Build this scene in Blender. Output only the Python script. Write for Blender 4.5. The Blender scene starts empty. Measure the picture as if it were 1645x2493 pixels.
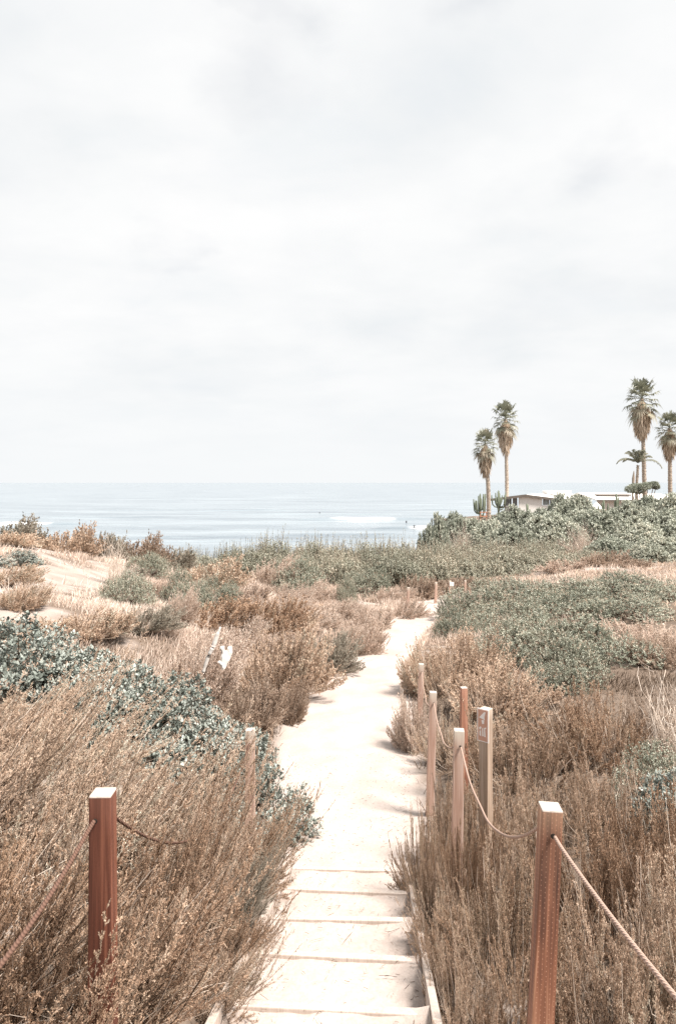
import bpy, bmesh, math, random
import numpy as np
from mathutils import Vector, Matrix
sc = bpy.context.scene
col = sc.collection
R_ = math.radians
# ------------------------------------------------------------------ camera, sky, sun, exposure
F = 1700.0; CU = 822.5; HV = 1175.0; DS = 1.0491      # focal length and horizon in photo pixels
cam_d = bpy.data.cameras.new('camera'); cam = bpy.data.objects.new('camera', cam_d); col.objects.link(cam)
cam_d.sensor_fit = 'VERTICAL'; cam_d.sensor_height = 36; cam_d.lens = F / 2493 * 36
cam_d.shift_y = -(1246.5 - HV) / 2493
cam_d.clip_start = 0.05; cam_d.clip_end = 120000
cam.location = (0, 0, 0); cam.rotation_euler = (R_(90), 0, 0)
sc.camera = cam
SUN_EL, SUN_AZ = 58, 122          # azimuth measured clockwise from the view direction (+Y)
w = bpy.data.worlds.new('World'); sc.world = w; w.use_nodes = True
nt = w.node_tree; nt.nodes.clear()
def N(t, typ, **kw):
    n = t.nodes.new(typ)
    for k, v in kw.items(): setattr(n, k, v)
    return n
def math_node(t, op, a, b=None, c=None):
    n = N(t, 'ShaderNodeMath', operation=op)
    for i, v in enumerate((a, b, c)):
        if v is None: continue
        if isinstance(v, (int, float)): n.inputs[i].default_value = v
        else: t.links.new(v, n.inputs[i])
    return n.outputs[0]
def ramp(t, fac, stops):
    n = N(t, 'ShaderNodeValToRGB'); e = n.color_ramp.elements
    while len(e) < len(stops): e.new(0.5)
    for k, (p, c) in enumerate(stops):
        e[k].position = p; e[k].color = (*c, 1) if len(c) == 3 else c
    t.links.new(fac, n.inputs[0]); return n.outputs[0]
def mixc(t, f, a, b):
    n = N(t, 'ShaderNodeMix', data_type='RGBA')
    for s, v in ((n.inputs[0], f), (n.inputs[6], a), (n.inputs[7], b)):
        if isinstance(v, (int, float)): s.default_value = v
        elif isinstance(v, tuple): s.default_value = (*v, 1)
        else: t.links.new(v, s)
    return n.outputs[2]
def noise(t, vec, scale, detail=4, rough=0.5, dist=0.0):
    n = N(t, 'ShaderNodeTexNoise'); n.inputs['Scale'].default_value = scale
    n.inputs['Detail'].default_value = detail; n.inputs['Roughness'].default_value = rough
    n.inputs['Distortion'].default_value = dist
    if vec is not None: t.links.new(vec, n.inputs['Vector'])
    return n.outputs[0]
def mapping(t, vec, scale=(1, 1, 1), loc=(0, 0, 0)):
    n = N(t, 'ShaderNodeMapping'); n.inputs['Scale'].default_value = scale; n.inputs['Location'].default_value = loc
    t.links.new(vec, n.inputs['Vector']); return n.outputs[0]
sky = N(nt, 'ShaderNodeTexSky', sky_type='NISHITA'); sky.sun_disc = False
sky.sun_elevation = R_(SUN_EL); sky.sun_rotation = R_(SUN_AZ); sky.air_density = 1.0; sky.dust_density = 1.5
tc = N(nt, 'ShaderNodeTexCoord'); sep = N(nt, 'ShaderNodeSeparateXYZ'); nt.links.new(tc.outputs['Generated'], sep.inputs[0])
zc = math_node(nt, 'ADD', math_node(nt, 'MAXIMUM', sep.outputs[2], 0.0), 0.22)
cmb = N(nt, 'ShaderNodeCombineXYZ')
nt.links.new(math_node(nt, 'DIVIDE', sep.outputs[0], zc), cmb.inputs[0])
nt.links.new(math_node(nt, 'DIVIDE', sep.outputs[1], zc), cmb.inputs[1])
n1 = noise(nt, mapping(nt, cmb.outputs[0], (1.0, 1.0, 1), (3.1, 1.7, 0)), 1.25, 6, 0.5, 0.25)
n2 = noise(nt, mapping(nt, cmb.outputs[0], (1.0, 1.3, 1), (7.3, 4.2, 2)), 2.6, 7, 0.55, 0.2)
cl = ramp(nt, n1, [(0.28, (8.4, 8.7, 9.0)), (0.40, (9.05, 9.18, 9.27)), (0.50, (9.55, 9.6, 9.62)), (0.64, (9.8, 9.8, 9.8))])
cl2 = ramp(nt, n2, [(0.30, (0.93, 0.95, 0.965)), (0.47, (0.985, 0.99, 0.995)), (0.62, (1.02, 1.02, 1.02))])
mm = N(nt, 'ShaderNodeMix', data_type='RGBA', blend_type='MULTIPLY'); mm.inputs[0].default_value = 1
nt.links.new(cl, mm.inputs[6]); nt.links.new(cl2, mm.inputs[7])
cloud = mm.outputs[2]
gsum = None
wn = N(nt, 'ShaderNodeTexNoise'); wn.inputs['Scale'].default_value = 4.0; wn.inputs['Detail'].default_value = 6; nt.links.new(cmb.outputs[0], wn.inputs['Vector'])
wv1 = N(nt, 'ShaderNodeVectorMath', operation='SUBTRACT'); nt.links.new(wn.outputs['Color'], wv1.inputs[0]); wv1.inputs[1].default_value = (.5, .5, .5)
wv2 = N(nt, 'ShaderNodeVectorMath', operation='MULTIPLY_ADD'); nt.links.new(wv1.outputs[0], wv2.inputs[0]); wv2.inputs[1].default_value = (.55, .55, 0); nt.links.new(cmb.outputs[0], wv2.inputs[2])
gn = noise(nt, mapping(nt, cmb.outputs[0], (1, 1, 1), (1.9, 5.4, 6)), 5.0, 6, 0.6, 0.3)
for (gx, gy, gr) in ((-.13, 1.17, .13), (-.10, 1.03, .07), (.21, 1.04, .08), (.54, 1.47, .10), (-.42, 1.75, .09)):
    dn = N(nt, 'ShaderNodeVectorMath', operation='DISTANCE'); nt.links.new(wv2.outputs[0], dn.inputs[0]); dn.inputs[1].default_value = (gx, gy, 0)
    g_ = math_node(nt, 'MAXIMUM', math_node(nt, 'SUBTRACT', 1.0, math_node(nt, 'MULTIPLY', dn.outputs['Value'], 1 / gr / 1.6)), 0.0)
    gsum = g_ if gsum is None else math_node(nt, 'MAXIMUM', gsum, g_)
gap = ramp(nt, math_node(nt, 'MULTIPLY', gsum, math_node(nt, 'MULTIPLY', gn, 2.0)), [(0.18, (0, 0, 0)), (1.0, (0.11, 0.11, 0.11))])
base = mixc(nt, gap, cloud, sky.outputs[0])
hz = ramp(nt, sep.outputs[2], [(0.0, (1, 1, 1)), (0.05, (0.75, 0.75, 0.75)), (0.20, (0.12, 0.12, 0.12)), (0.34, (0, 0, 0))])
base = mixc(nt, hz, base, (9.3, 9.5, 9.62))
bg = N(nt, 'ShaderNodeBackground'); bg.inputs['Strength'].default_value = 0.0555
nt.links.new(base, bg.inputs['Color'])
wo = N(nt, 'ShaderNodeOutputWorld'); nt.links.new(bg.outputs[0], wo.inputs[0])
sun_d = bpy.data.lights.new('sun', 'SUN'); sun = bpy.data.objects.new('sun', sun_d); col.objects.link(sun)
sun_d.energy = 5.0; sun_d.angle = R_(14); sun_d.color = (1.0, 0.93, 0.86)
sd = Vector((math.sin(R_(SUN_AZ)) * math.cos(R_(SUN_EL)), math.cos(R_(SUN_AZ)) * math.cos(R_(SUN_EL)), math.sin(R_(SUN_EL))))
sun.rotation_euler = sd.to_track_quat('Z', 'Y').to_euler()
sc.view_settings.view_transform = 'Standard'; sc.view_settings.look = 'None'
sc.view_settings.exposure = 0.85; sc.view_settings.gamma = 1.0
sc.render.engine = 'CYCLES'
sc.cycles.max_bounces = 6; sc.cycles.diffuse_bounces = 3; sc.cycles.glossy_bounces = 2
sc.cycles.transmission_bounces = 2; sc.cycles.transparent_max_bounces = 4
sc.cycles.use_denoising = True; sc.cycles.caustics_reflective = False; sc.cycles.caustics_refractive = False

# ------------------------------------------------------------------ helpers
def tag(o, label=None, cat=None, group=None, kind=None):
    if label: o['label'] = label
    if cat: o['category'] = cat
    if group: o['group'] = group
    if kind: o['kind'] = kind
    return o
def link(name, me, mats=(), parent=None, loc=(0, 0, 0)):
    o = bpy.data.objects.new(name, me); col.objects.link(o); o.location = loc
    if me is not None:
        for m in (mats if isinstance(mats, (list, tuple)) else [mats]):
            if m.name not in [x.name for x in me.materials if x]: me.materials.append(m)
    if parent: o.parent = parent
    return o
def empty(name, loc=(0, 0, 0), rz=0, scale=None):
    o = bpy.data.objects.new(name, None); col.objects.link(o); o.location = loc; o.rotation_euler = (0, 0, rz)
    o.empty_display_size = 0.1
    if scale: o.scale = scale
    return o
def nmesh(name, V, faces, rnd=None, smooth=False, attrs=None):
    """faces: list of (M,k) int arrays"""
    me = bpy.data.meshes.new(name)
    V = np.asarray(V, np.float32)
    me.vertices.add(len(V)); me.vertices.foreach_set('co', V.ravel())
    faces = [np.asarray(f, np.int32) for f in faces if len(f)]
    loops = np.concatenate([f.ravel() for f in faces]); cnt = np.concatenate([np.full(len(f), f.shape[1], np.int32) for f in faces])
    start = np.concatenate([[0], np.cumsum(cnt)[:-1]]).astype(np.int32)
    me.loops.add(len(loops)); me.loops.foreach_set('vertex_index', loops)
    me.polygons.add(len(cnt)); me.polygons.foreach_set('loop_start', start); me.polygons.foreach_set('loop_total', cnt)
    me.polygons.foreach_set('use_smooth', np.full(len(cnt), smooth, bool))
    at = dict(attrs or {})
    if rnd is not None: at['rnd'] = rnd
    for k, v in at.items():
        a = me.attributes.new(k, 'FLOAT', 'POINT'); a.data.foreach_set('value', np.asarray(v, np.float32).ravel())
    me.update(calc_edges=True); me.validate()
    return me
class Acc:
    def __init__(s): s.V = []; s.Fq = []; s.Ft = []; s.A = []; s.n = 0
    def add(s, V, F, a=None):
        V = np.asarray(V, np.float32).reshape(-1, 3); F = np.asarray(F, np.int64)
        (s.Fq if F.shape[1] == 4 else s.Ft).append(F + s.n)
        s.V.append(V); s.A.append(np.zeros(len(V)) if a is None else np.broadcast_to(np.asarray(a, np.float32).ravel(), (len(V),)))
        s.n += len(V)
    def mesh(s, name, smooth=False):
        fs = []
        if s.Fq: fs.append(np.concatenate(s.Fq))
        if s.Ft: fs.append(np.concatenate(s.Ft))
        return nmesh(name, np.concatenate(s.V), fs, np.concatenate(s.A), smooth)
def nrm(v): return v / np.maximum(np.linalg.norm(v, axis=-1, keepdims=True), 1e-9)
def tubes(acc, P, r, a=None, sides=3):
    """P (N,K,3) polylines, r (N,K)"""
    P = np.asarray(P, float); Nn, K, _ = P.shape
    r = np.broadcast_to(np.asarray(r, float), (Nn, K))
    T = nrm(np.gradient(P, axis=1))
    ref = np.where(np.abs(T[..., 2:3]) > 0.9, np.array([1.0, 0, 0]), np.array([0, 0, 1.0]))
    U = nrm(np.cross(T, ref)); W = np.cross(T, U)
    ang = np.arange(sides) * 2 * np.pi / sides
    V = P[:, :, None, :] + r[:, :, None, None] * (np.cos(ang)[None, None, :, None] * U[:, :, None, :] + np.sin(ang)[None, None, :, None] * W[:, :, None, :])
    idx = np.arange(Nn * K * sides).reshape(Nn, K, sides); nx = np.roll(idx, -1, axis=2)
    Fq = np.stack([idx[:, :-1], nx[:, :-1], nx[:, 1:], idx[:, 1:]], -1).reshape(-1, 4)
    acc.add(V.reshape(-1, 3), Fq, None if a is None else np.repeat(np.broadcast_to(a, (Nn,)), K * sides))
def diamonds(acc, C, D, S, l, wd, a=None):
    """little leaves: base C, direction D, side S, length l, width wd"""
    l = np.asarray(l)[:, None]; wd = np.asarray(wd)[:, None]
    Nn = np.cross(D, S)
    V = np.stack([C, C + D * l * .5 + S * wd * .5 + Nn * wd * .15, C + D * l, C + D * l * .5 - S * wd * .5 + Nn * wd * .15], 1)
    idx = np.arange(len(C) * 4).reshape(-1, 4)
    acc.add(V.reshape(-1, 3), idx, None if a is None else np.repeat(np.broadcast_to(a, (len(C),)), 4))
def leaves(acc, C, D, S, l, wd, a=None):
    """folded obovate leaves, two quads each"""
    l = np.asarray(l)[:, None]; wd = np.asarray(wd)[:, None]
    Nn = np.cross(D, S); up = Nn * wd * .22
    V = np.stack([C, C + D * l * .42 + S * wd * .42 + up, C + D * l * .8 + S * wd * .40 + up, C + D * l,
                  C + D * l * .8 - S * wd * .40 + up, C + D * l * .42 - S * wd * .42 + up], 1)
    b = np.arange(len(C))[:, None] * 6
    Fq = np.concatenate([b + np.array([[0, 3, 2, 1]]), b + np.array([[0, 5, 4, 3]])])
    acc.add(V.reshape(-1, 3), Fq, None if a is None else np.repeat(np.broadcast_to(a, (len(C),)), 6))
def runit(rg, n):
    return nrm(rg.normal(size=(n, 3)))
def bevel_box(bm, cx, cy, cz, sx, sy, sz, bev=0.0, rot=None, mi=0):
    r = bmesh.ops.create_cube(bm, size=1.0); vs = r['verts']
    bmesh.ops.scale(bm, vec=(sx, sy, sz), verts=vs)
    if bev > 0:
        es = list({e for v in vs for e in v.link_edges})
        q = bmesh.ops.bevel(bm, geom=es, offset=bev, segments=2, affect='EDGES', profile=0.6)
        vs = list({v for f in q['faces'] for v in f.verts} | set(v for v in vs if v.is_valid))
    m = Matrix.Translation((cx, cy, cz)) @ (rot.to_4x4() if rot else Matrix())
    bmesh.ops.transform(bm, matrix=m, verts=vs)
    for f in {f for v in vs for f in v.link_faces}: f.material_index = mi
    return vs
def bm_obj(name, bm, mats, parent=None, loc=(0, 0, 0), smooth=False):
    me = bpy.data.meshes.new(name); bm.to_mesh(me); bm.free()
    if smooth:
        for p in me.polygons: p.use_smooth = True
    return link(name, me, mats, parent, loc)
def tube_mesh(name, pts, rad, mat, sides=8, parent=None, loc=(0, 0, 0)):
    a = Acc(); tubes(a, np.array([pts]), np.array([rad]) if np.ndim(rad) else rad, 0.5, sides)
    for e in (0, -1):
        pass
    return link(name, a.mesh(name, True), mat, parent, loc)

# ------------------------------------------------------------------ materials
def new_mat(name):
    m = bpy.data.materials.new(name); m.use_nodes = True; t = m.node_tree; t.nodes.clear()
    return m, t, N(t, 'ShaderNodeOutputMaterial')
def attr(t, name):
    n = N(t, 'ShaderNodeAttribute'); n.attribute_name = name; return n.outputs['Fac']
def foliage_mat(name, stops, transl=0.3, vary=0.12, gloss=0.0):
    m, t, out = new_mat(name)
    oi = N(t, 'ShaderNodeObjectInfo')
    f = math_node(t, 'ADD', attr(t, 'rnd'), math_node(t, 'MULTIPLY', math_node(t, 'SUBTRACT', oi.outputs['Random'], 0.5), vary))
    c = ramp(t, f, stops)
    d = N(t, 'ShaderNodeBsdfDiffuse'); t.links.new(c, d.inputs[0])
    tr = N(t, 'ShaderNodeBsdfTranslucent'); t.links.new(c, tr.inputs[0])
    mx = N(t, 'ShaderNodeMixShader'); mx.inputs[0].default_value = transl
    t.links.new(d.outputs[0], mx.inputs[1]); t.links.new(tr.outputs[0], mx.inputs[2])
    sh = mx.outputs[0]
    if gloss > 0:
        g = N(t, 'ShaderNodeBsdfGlossy'); g.inputs['Roughness'].default_value = 0.45
        m2 = N(t, 'ShaderNodeMixShader'); m2.inputs[0].default_value = gloss
        t.links.new(sh, m2.inputs[1]); t.links.new(g.outputs[0], m2.inputs[2]); sh = m2.outputs[0]
    t.links.new(sh, out.inputs[0]); return m
def plain(name, c, rough=0.7, bump=0.0, scale=20, var=0.0, stretch=(1, 1, 1), c2=None, spec=0.3):
    m, t, out = new_mat(name)
    p = N(t, 'ShaderNodeBsdfPrincipled'); p.inputs['Roughness'].default_value = rough; p.inputs['Specular IOR Level'].default_value = spec
    tcn = N(t, 'ShaderNodeTexCoord'); v = mapping(t, tcn.outputs['Object'], stretch)
    n = noise(t, v, scale, 6, 0.6)
    if c2 is None: c2 = tuple(x * (1 - var) for x in c)
    t.links.new(ramp(t, n, [(0.3, c2), (0.7, c)]), p.inputs['Base Color'])
    if bump:
        b = N(t, 'ShaderNodeBump'); b.inputs['Strength'].default_value = bump; b.inputs['Distance'].default_value = 0.01
        t.links.new(n, b.inputs['Height']); t.links.new(b.outputs[0], p.inputs['Normal'])
    t.links.new(p.outputs[0], out.inputs[0]); return m
M = {}
M['sage'] = foliage_mat('sage_plume', [(0.0, (0.306, 0.216, 0.150)), (0.3, (0.521, 0.391, 0.295)), (0.55, (0.724, 0.565, 0.444)), (0.78, (0.610, 0.502, 0.391)), (0.88, (0.452, 0.426, 0.348)), (1.0, (0.834, 0.781, 0.673))], 0.13, 0.3)
M['sage_brown'] = foliage_mat('sage_brown', [(0.0, (0.252, 0.161, 0.103)), (0.35, (0.447, 0.309, 0.218)), (0.6, (0.618, 0.447, 0.326)), (0.85, (0.458, 0.366, 0.275)), (1.0, (0.824, 0.652, 0.515))], 0.13, 0.3)
M['sage_grey'] = foliage_mat('sage_grey', [(0.0, (0.200, 0.180, 0.145)), (0.35, (0.350, 0.315, 0.260)), (0.6, (0.440, 0.400, 0.335)), (0.85, (0.350, 0.355, 0.300)), (1.0, (0.660, 0.570, 0.480))], 0.13, 0.25)
M['sage_rust'] = foliage_mat('sage_rust', [(0.0, (0.266, 0.189, 0.138)), (0.4, (0.437, 0.337, 0.265)), (0.7, (0.551, 0.439, 0.355)), (1.0, (0.665, 0.571, 0.488))], 0.25, 0.25)
M['stem'] = foliage_mat('dry_stem', [(0.0, (.05, .035, .025)), (0.5, (.14, .10, .072)), (0.75, (.42, .33, .265)), (1.0, (.82, .71, .61))], 0.05, 0.1)  # stem colour darkened to deepen the shade in gaps inside the shrubs
M['stem_light'] = foliage_mat('dry_stem_light', [(0.0, (.14, .10, .075)), (0.55, (.34, .26, .20)), (1.0, (.70, .58, .48))], 0.05, 0.1)
M['litter'] = foliage_mat('shade_dark_litter', [(0.0, (.05, .036, .027)), (0.6, (.13, .095, .07)), (1.0, (.30, .23, .18))], 0.05, 0.1)  # litter painted dark to supply the shade in gaps of the near brush
M['pale'] = foliage_mat('pale_straw', [(0.0, (0.515, 0.403, 0.320)), (0.5, (0.717, 0.588, 0.503)), (1.0, (0.860, 0.784, 0.697))], 0.25, 0.2)
M['bleach'] = foliage_mat('bleached_twig', [(0.0, (.52, .42, .34)), (0.6, (.72, .62, .53)), (1.0, (.85, .77, .69))], 0.05, 0.1)
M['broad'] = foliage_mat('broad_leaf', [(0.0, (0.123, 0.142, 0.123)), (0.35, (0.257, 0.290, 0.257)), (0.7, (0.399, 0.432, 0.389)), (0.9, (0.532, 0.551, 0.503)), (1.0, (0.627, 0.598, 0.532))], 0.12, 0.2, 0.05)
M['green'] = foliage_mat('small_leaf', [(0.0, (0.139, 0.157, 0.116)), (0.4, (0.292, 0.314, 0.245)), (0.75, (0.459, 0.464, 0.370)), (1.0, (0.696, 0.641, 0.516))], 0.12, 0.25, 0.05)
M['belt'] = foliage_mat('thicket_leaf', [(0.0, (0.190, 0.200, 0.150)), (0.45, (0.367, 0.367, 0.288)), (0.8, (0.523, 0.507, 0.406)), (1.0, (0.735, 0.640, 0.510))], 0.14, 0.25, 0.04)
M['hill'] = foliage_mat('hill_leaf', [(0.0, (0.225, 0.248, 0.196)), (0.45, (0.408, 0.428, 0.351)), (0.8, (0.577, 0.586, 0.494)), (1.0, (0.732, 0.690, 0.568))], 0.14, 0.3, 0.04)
M['flower'] = foliage_mat('pink_blossom', [(0.0, (.48, .30, .21)), (0.5, (.66, .48, .37)), (1.0, (.80, .66, .55))], 0.25, 0.1)
M['palm'] = foliage_mat('palm_frond', [(0.0, (.13, .135, .095)), (0.5, (.235, .24, .175)), (0.75, (.36, .335, .25)), (1.0, (.50, .43, .33))], 0.25, 0.15, 0.05)
M['skirt'] = foliage_mat('dead_frond', [(0.0, (0.299, 0.218, 0.149)), (0.5, (0.506, 0.397, 0.299)), (1.0, (0.690, 0.564, 0.448))], 0.12, 0.15)
M['cactus'] = plain('cactus_skin', (.22, .25, .18), 0.7, 0.3, 6, 0.4)
M['trunk'] = plain('palm_bark', (.52, .43, .35), 0.9, 0.6, 5, 0.45, (1, 1, 3))
M['bark'] = plain('grey_bark', (.42, .34, .27), 0.9, 0.5, 8, 0.4)
M['drift'] = plain('driftwood', (.72, .68, .64), 0.85, 0.3, 14, 0.18, (1, 1, .3))
M['white'] = plain('white_paint', (.80, .77, .74), 0.6, 0.05, 3, 0.06)
M['roofw'] = plain('white_roof', (.80, .77, .74), 0.9, 0.1, 2, 0.10)
M['fascia'] = plain('brown_fascia', (.17, .145, .125), 0.7, 0.1, 4, 0.3)
M['frame'] = plain('window_frame', (.20, .17, .15), 0.6, 0.0, 4, 0.2)
M['brick'] = plain('brick_wall', (.42, .27, .20), 0.85, 0.3, 9, 0.3)
M['orange'] = plain('orange_timber', (.55, .27, .17), 0.7, 0.1, 6, 0.2)
M['canvas'] = plain('white_canvas', (.85, .84, .82), 0.8, 0.0, 3, 0.04)
M['wetsuit'] = plain('wetsuit', (.03, .03, .035), 0.5, 0.0, 3, 0.2)
M['rope'] = None
def glass_mat():
    m, t, out = new_mat('window_glass')
    p = N(t, 'ShaderNodeBsdfPrincipled'); p.inputs['Base Color'].default_value = (.30, .33, .34, 1); p.inputs['Roughness'].default_value = 0.06
    p.inputs['Specular IOR Level'].default_value = 0.8
    tcn = N(t, 'ShaderNodeTexCoord'); b = N(t, 'ShaderNodeBump'); b.inputs['Strength'].default_value = 0.05
    t.links.new(noise(t, tcn.outputs['Object'], 0.8, 2), b.inputs['Height']); t.links.new(b.outputs[0], p.inputs['Normal'])
    t.links.new(p.outputs[0], out.inputs[0]); return m
M['glass'] = glass_mat()
def rope_mat():
    m, t, out = new_mat('rope_fibre')
    p = N(t, 'ShaderNodeBsdfPrincipled'); p.inputs['Roughness'].default_value = 0.9; p.inputs['Specular IOR Level'].default_value = 0.1
    tcn = N(t, 'ShaderNodeTexCoord')
    wv = N(t, 'ShaderNodeTexWave', wave_type='BANDS', bands_direction='DIAGONAL'); wv.inputs['Scale'].default_value = 45; wv.inputs['Distortion'].default_value = 0.6
    t.links.new(tcn.outputs['Object'], wv.inputs['Vector'])
    t.links.new(ramp(t, wv.outputs[1], [(0.1, (.31, .21, .165)), (0.6, (.46, .335, .275))]), p.inputs['Base Color'])
    b = N(t, 'ShaderNodeBump'); b.inputs['Strength'].default_value = 0.6; b.inputs['Distance'].default_value = 0.004
    t.links.new(wv.outputs[1], b.inputs['Height']); t.links.new(b.outputs[0], p.inputs['Normal'])
    t.links.new(p.outputs[0], out.inputs[0]); return m
M['rope'] = rope_mat()
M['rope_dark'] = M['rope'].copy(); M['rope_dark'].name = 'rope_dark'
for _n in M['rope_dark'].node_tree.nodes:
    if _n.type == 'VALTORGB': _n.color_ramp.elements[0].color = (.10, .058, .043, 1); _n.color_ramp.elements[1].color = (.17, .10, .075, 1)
def wood_mat(name, dark, mid, light, dots=False, streak=0.5, seed=0.0, weather=0.75):
    m, t, out = new_mat(name)
    p = N(t, 'ShaderNodeBsdfPrincipled'); p.inputs['Roughness'].default_value = 0.65; p.inputs['Specular IOR Level'].default_value = 0.3
    tcn = N(t, 'ShaderNodeTexCoord'); ob = tcn.outputs['Object']
    g = noise(t, mapping(t, ob, (60, 60, 1.6), (seed, 0, 0)), 1.0, 6, 0.6, 0.6)        # fine grain
    s = noise(t, mapping(t, ob, (11, 11, 0.7), (seed, 3, 1)), 1.0, 4, 0.55, 0.3)       # broad stains running down
    k = math_node(t, 'ADD', math_node(t, 'MULTIPLY', g, 1 - streak), math_node(t, 'MULTIPLY', s, streak))
    c = ramp(t, k, [(0.38, dark), (0.50, mid), (0.61, light)])
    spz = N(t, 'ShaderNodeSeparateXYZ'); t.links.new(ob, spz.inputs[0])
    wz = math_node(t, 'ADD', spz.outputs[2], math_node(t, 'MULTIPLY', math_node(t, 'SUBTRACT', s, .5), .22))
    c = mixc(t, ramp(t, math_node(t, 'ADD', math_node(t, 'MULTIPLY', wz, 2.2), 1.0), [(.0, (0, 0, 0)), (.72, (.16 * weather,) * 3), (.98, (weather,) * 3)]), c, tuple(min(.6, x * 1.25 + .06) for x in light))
    crk = ramp(t, noise(t, mapping(t, ob, (95, 95, 1.1), (seed + 9, 0, 0)), 1.0, 3, .5), [(.27, (1, 1, 1)), (.33, (0, 0, 0))])
    c = mixc(t, math_node(t, 'MULTIPLY', crk, .7), c, tuple(x * .4 for x in dark))
    if dots:
        sp = N(t, 'ShaderNodeSeparateXYZ'); t.links.new(ob, sp.inputs[0])
        u = math_node(t, 'ADD', sp.outputs[0], sp.outputs[1])
        cu = math_node(t, 'MULTIPLY', u, 1 / 0.0155); row = math_node(t, 'MULTIPLY', sp.outputs[2], 1 / 0.019)
        stag = math_node(t, 'MULTIPLY', math_node(t, 'FLOOR', cu), 0.37)
        fx = math_node(t, 'SUBTRACT', math_node(t, 'FRACT', cu), 0.5)
        fz = math_node(t, 'SUBTRACT', math_node(t, 'FRACT', math_node(t, 'ADD', row, stag)), 0.5)
        d2 = math_node(t, 'ADD', math_node(t, 'MULTIPLY', fx, fx), math_node(t, 'MULTIPLY', fz, fz))
        dot = math_node(t, 'MULTIPLY', math_node(t, 'LESS_THAN', d2, 0.014), math_node(t, 'MULTIPLY', s, 0.6))
        c = mixc(t, dot, c, tuple(min(1, x * 1.35 + .08) for x in light))
    t.links.new(c, p.inputs['Base Color'])
    b = N(t, 'ShaderNodeBump'); b.inputs['Strength'].default_value = 0.35; b.inputs['Distance'].default_value = 0.004
    t.links.new(g, b.inputs['Height']); t.links.new(b.outputs[0], p.inputs['Normal'])
    t.links.new(p.outputs[0], out.inputs[0]); return m
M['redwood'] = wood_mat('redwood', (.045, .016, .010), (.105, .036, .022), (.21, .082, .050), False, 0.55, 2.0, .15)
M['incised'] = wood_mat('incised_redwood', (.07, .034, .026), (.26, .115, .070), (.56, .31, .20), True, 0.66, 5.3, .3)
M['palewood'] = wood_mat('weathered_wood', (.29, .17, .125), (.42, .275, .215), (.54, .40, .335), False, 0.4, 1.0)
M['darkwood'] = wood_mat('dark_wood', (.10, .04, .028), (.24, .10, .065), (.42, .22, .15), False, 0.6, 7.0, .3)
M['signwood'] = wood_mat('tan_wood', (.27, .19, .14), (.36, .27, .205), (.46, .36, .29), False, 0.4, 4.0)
M['stepwood'] = wood_mat('step_timber', (.42, .35, .30), (.48, .41, .36), (.54, .475, .43), False, 0.4, 3.0, 0.0)
M['endgrain'] = plain('end_grain', (.52, .46, .41), 0.8, 0.2, 60, 0.2)
M['hole'] = plain('drill_hole', (.02, .015, .012), 0.9)
M['signrust'] = plain('sign_rust', (.62, .36, .27), 0.6, 0, 10, 0.15)
M['signwhite'] = plain('sign_white', (.86, .83, .80), 0.6, 0, 10, 0.05)

# ------------------------------------------------------------------ terrain
def zpath(y):
    y = np.asarray(y, float)
    st = -(2.6 + .3043 * (y - 3.48))
    return np.where(y < 6.25, np.minimum(st, -1.5), -3.50 - .066 * (y - 6.25))
PY = [-3, 3.48, 6.25, 8, 10.4, 14, 16.5, 19, 23.5, 29, 31, 34, 40]
PX = [-.39, -.05, .10, .10, .20, .34, .80, 1.42, 2.52, 4.0, 4.5, 5.2, 6.5]
PW = [.5, .52, .52, .72, .95, .84, .76, .72, .82, .88, .8, .6, .4]
CP = np.array([
 (-.9,-2,-1.2),(.9,-2,-1.3),(-4,-2,-.9),(4,-2,-1.2),(0,-4,-1.2),(0,0,-1.65),(0,2,-2.2),(0,4,-2.8),(.1,6.3,-3.5),(.1,8,-3.65),(.2,10.4,-3.8),(.3,14,-4.0),(1.4,19,-4.35),(2.5,23.5,-4.65),(4,29,-5.0),(4.6,32,-5.25),
 (-1.3,2,-2.0),(-1.2,3.5,-2.4),(-1.3,5,-2.85),(-3,3,-1.85),(-3,6,-2.45),(-1.4,7,-3.2),(-2,8,-3.05),(-4,9,-2.45),(-6,8,-1.9),(-1.8,10.5,-3.6),(-3,12,-3.3),(-5.4,12,-2.3),(-6,14,-2.3),(-3.6,15,-2.75),
 (-7,17,-2.25),(-9,20.5,-1.95),(-10,24,-2.4),(-12,25,-2.4),(-14,19,-1.75),(-4.6,18.5,-3.3),(-2.4,17,-3.8),(-5.5,25,-3.3),(-7.5,24.5,-2.85),(-4,28,-4.0),(-2,30,-4.6),(0,33,-4.9),(-.8,22,-4.25),(.2,26,-4.6),(-9,28,-3.4),(-10,33,-4.5),(-5,34,-4.7),(0,40,-5.4),(-8,42,-7),(-18,36,-5),(-20,20,-1.8),(-30,30,-3),
 (1.2,2,-2.15),(1.4,4,-2.75),(3,4,-2.55),(1.9,6.5,-3.3),(4,7,-3.1),(2.5,10,-3.55),(5,10,-3.3),(3,14,-3.8),(6,14,-3.55),(10,14,-3.2),(5,20,-4.25),(9,20,-3.9),(12,26,-4.2),(7,28,-4.8),(10,34,-4.9),(16,34,-4.6),(14,20,-3.2),(4,38,-5.2),(8,42,-5.6),
 (13,37,-4.6),(15,50,-5.3),(20,50,-5.1),(26,60,-4.9),(17,66,-5.2),(25,75,-4.7),(11,60,-5.6),(8.5,54,-5.9),(5,60,-7.5),(36,80,-4.3),(22,100,-4.8),(44,60,-3.8),(14,85,-5.2),(8,75,-8.5),(30,45,-4.5),(40,105,-4.5),(60,80,-3),(60,130,-5)])
def _tps_k(d2): return np.where(d2 > 1e-12, .5 * d2 * np.log(np.maximum(d2, 1e-12)), 0)
def _wy(y): return np.where(y > 45, 45 + (y - 45) * .6, y)
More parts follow.
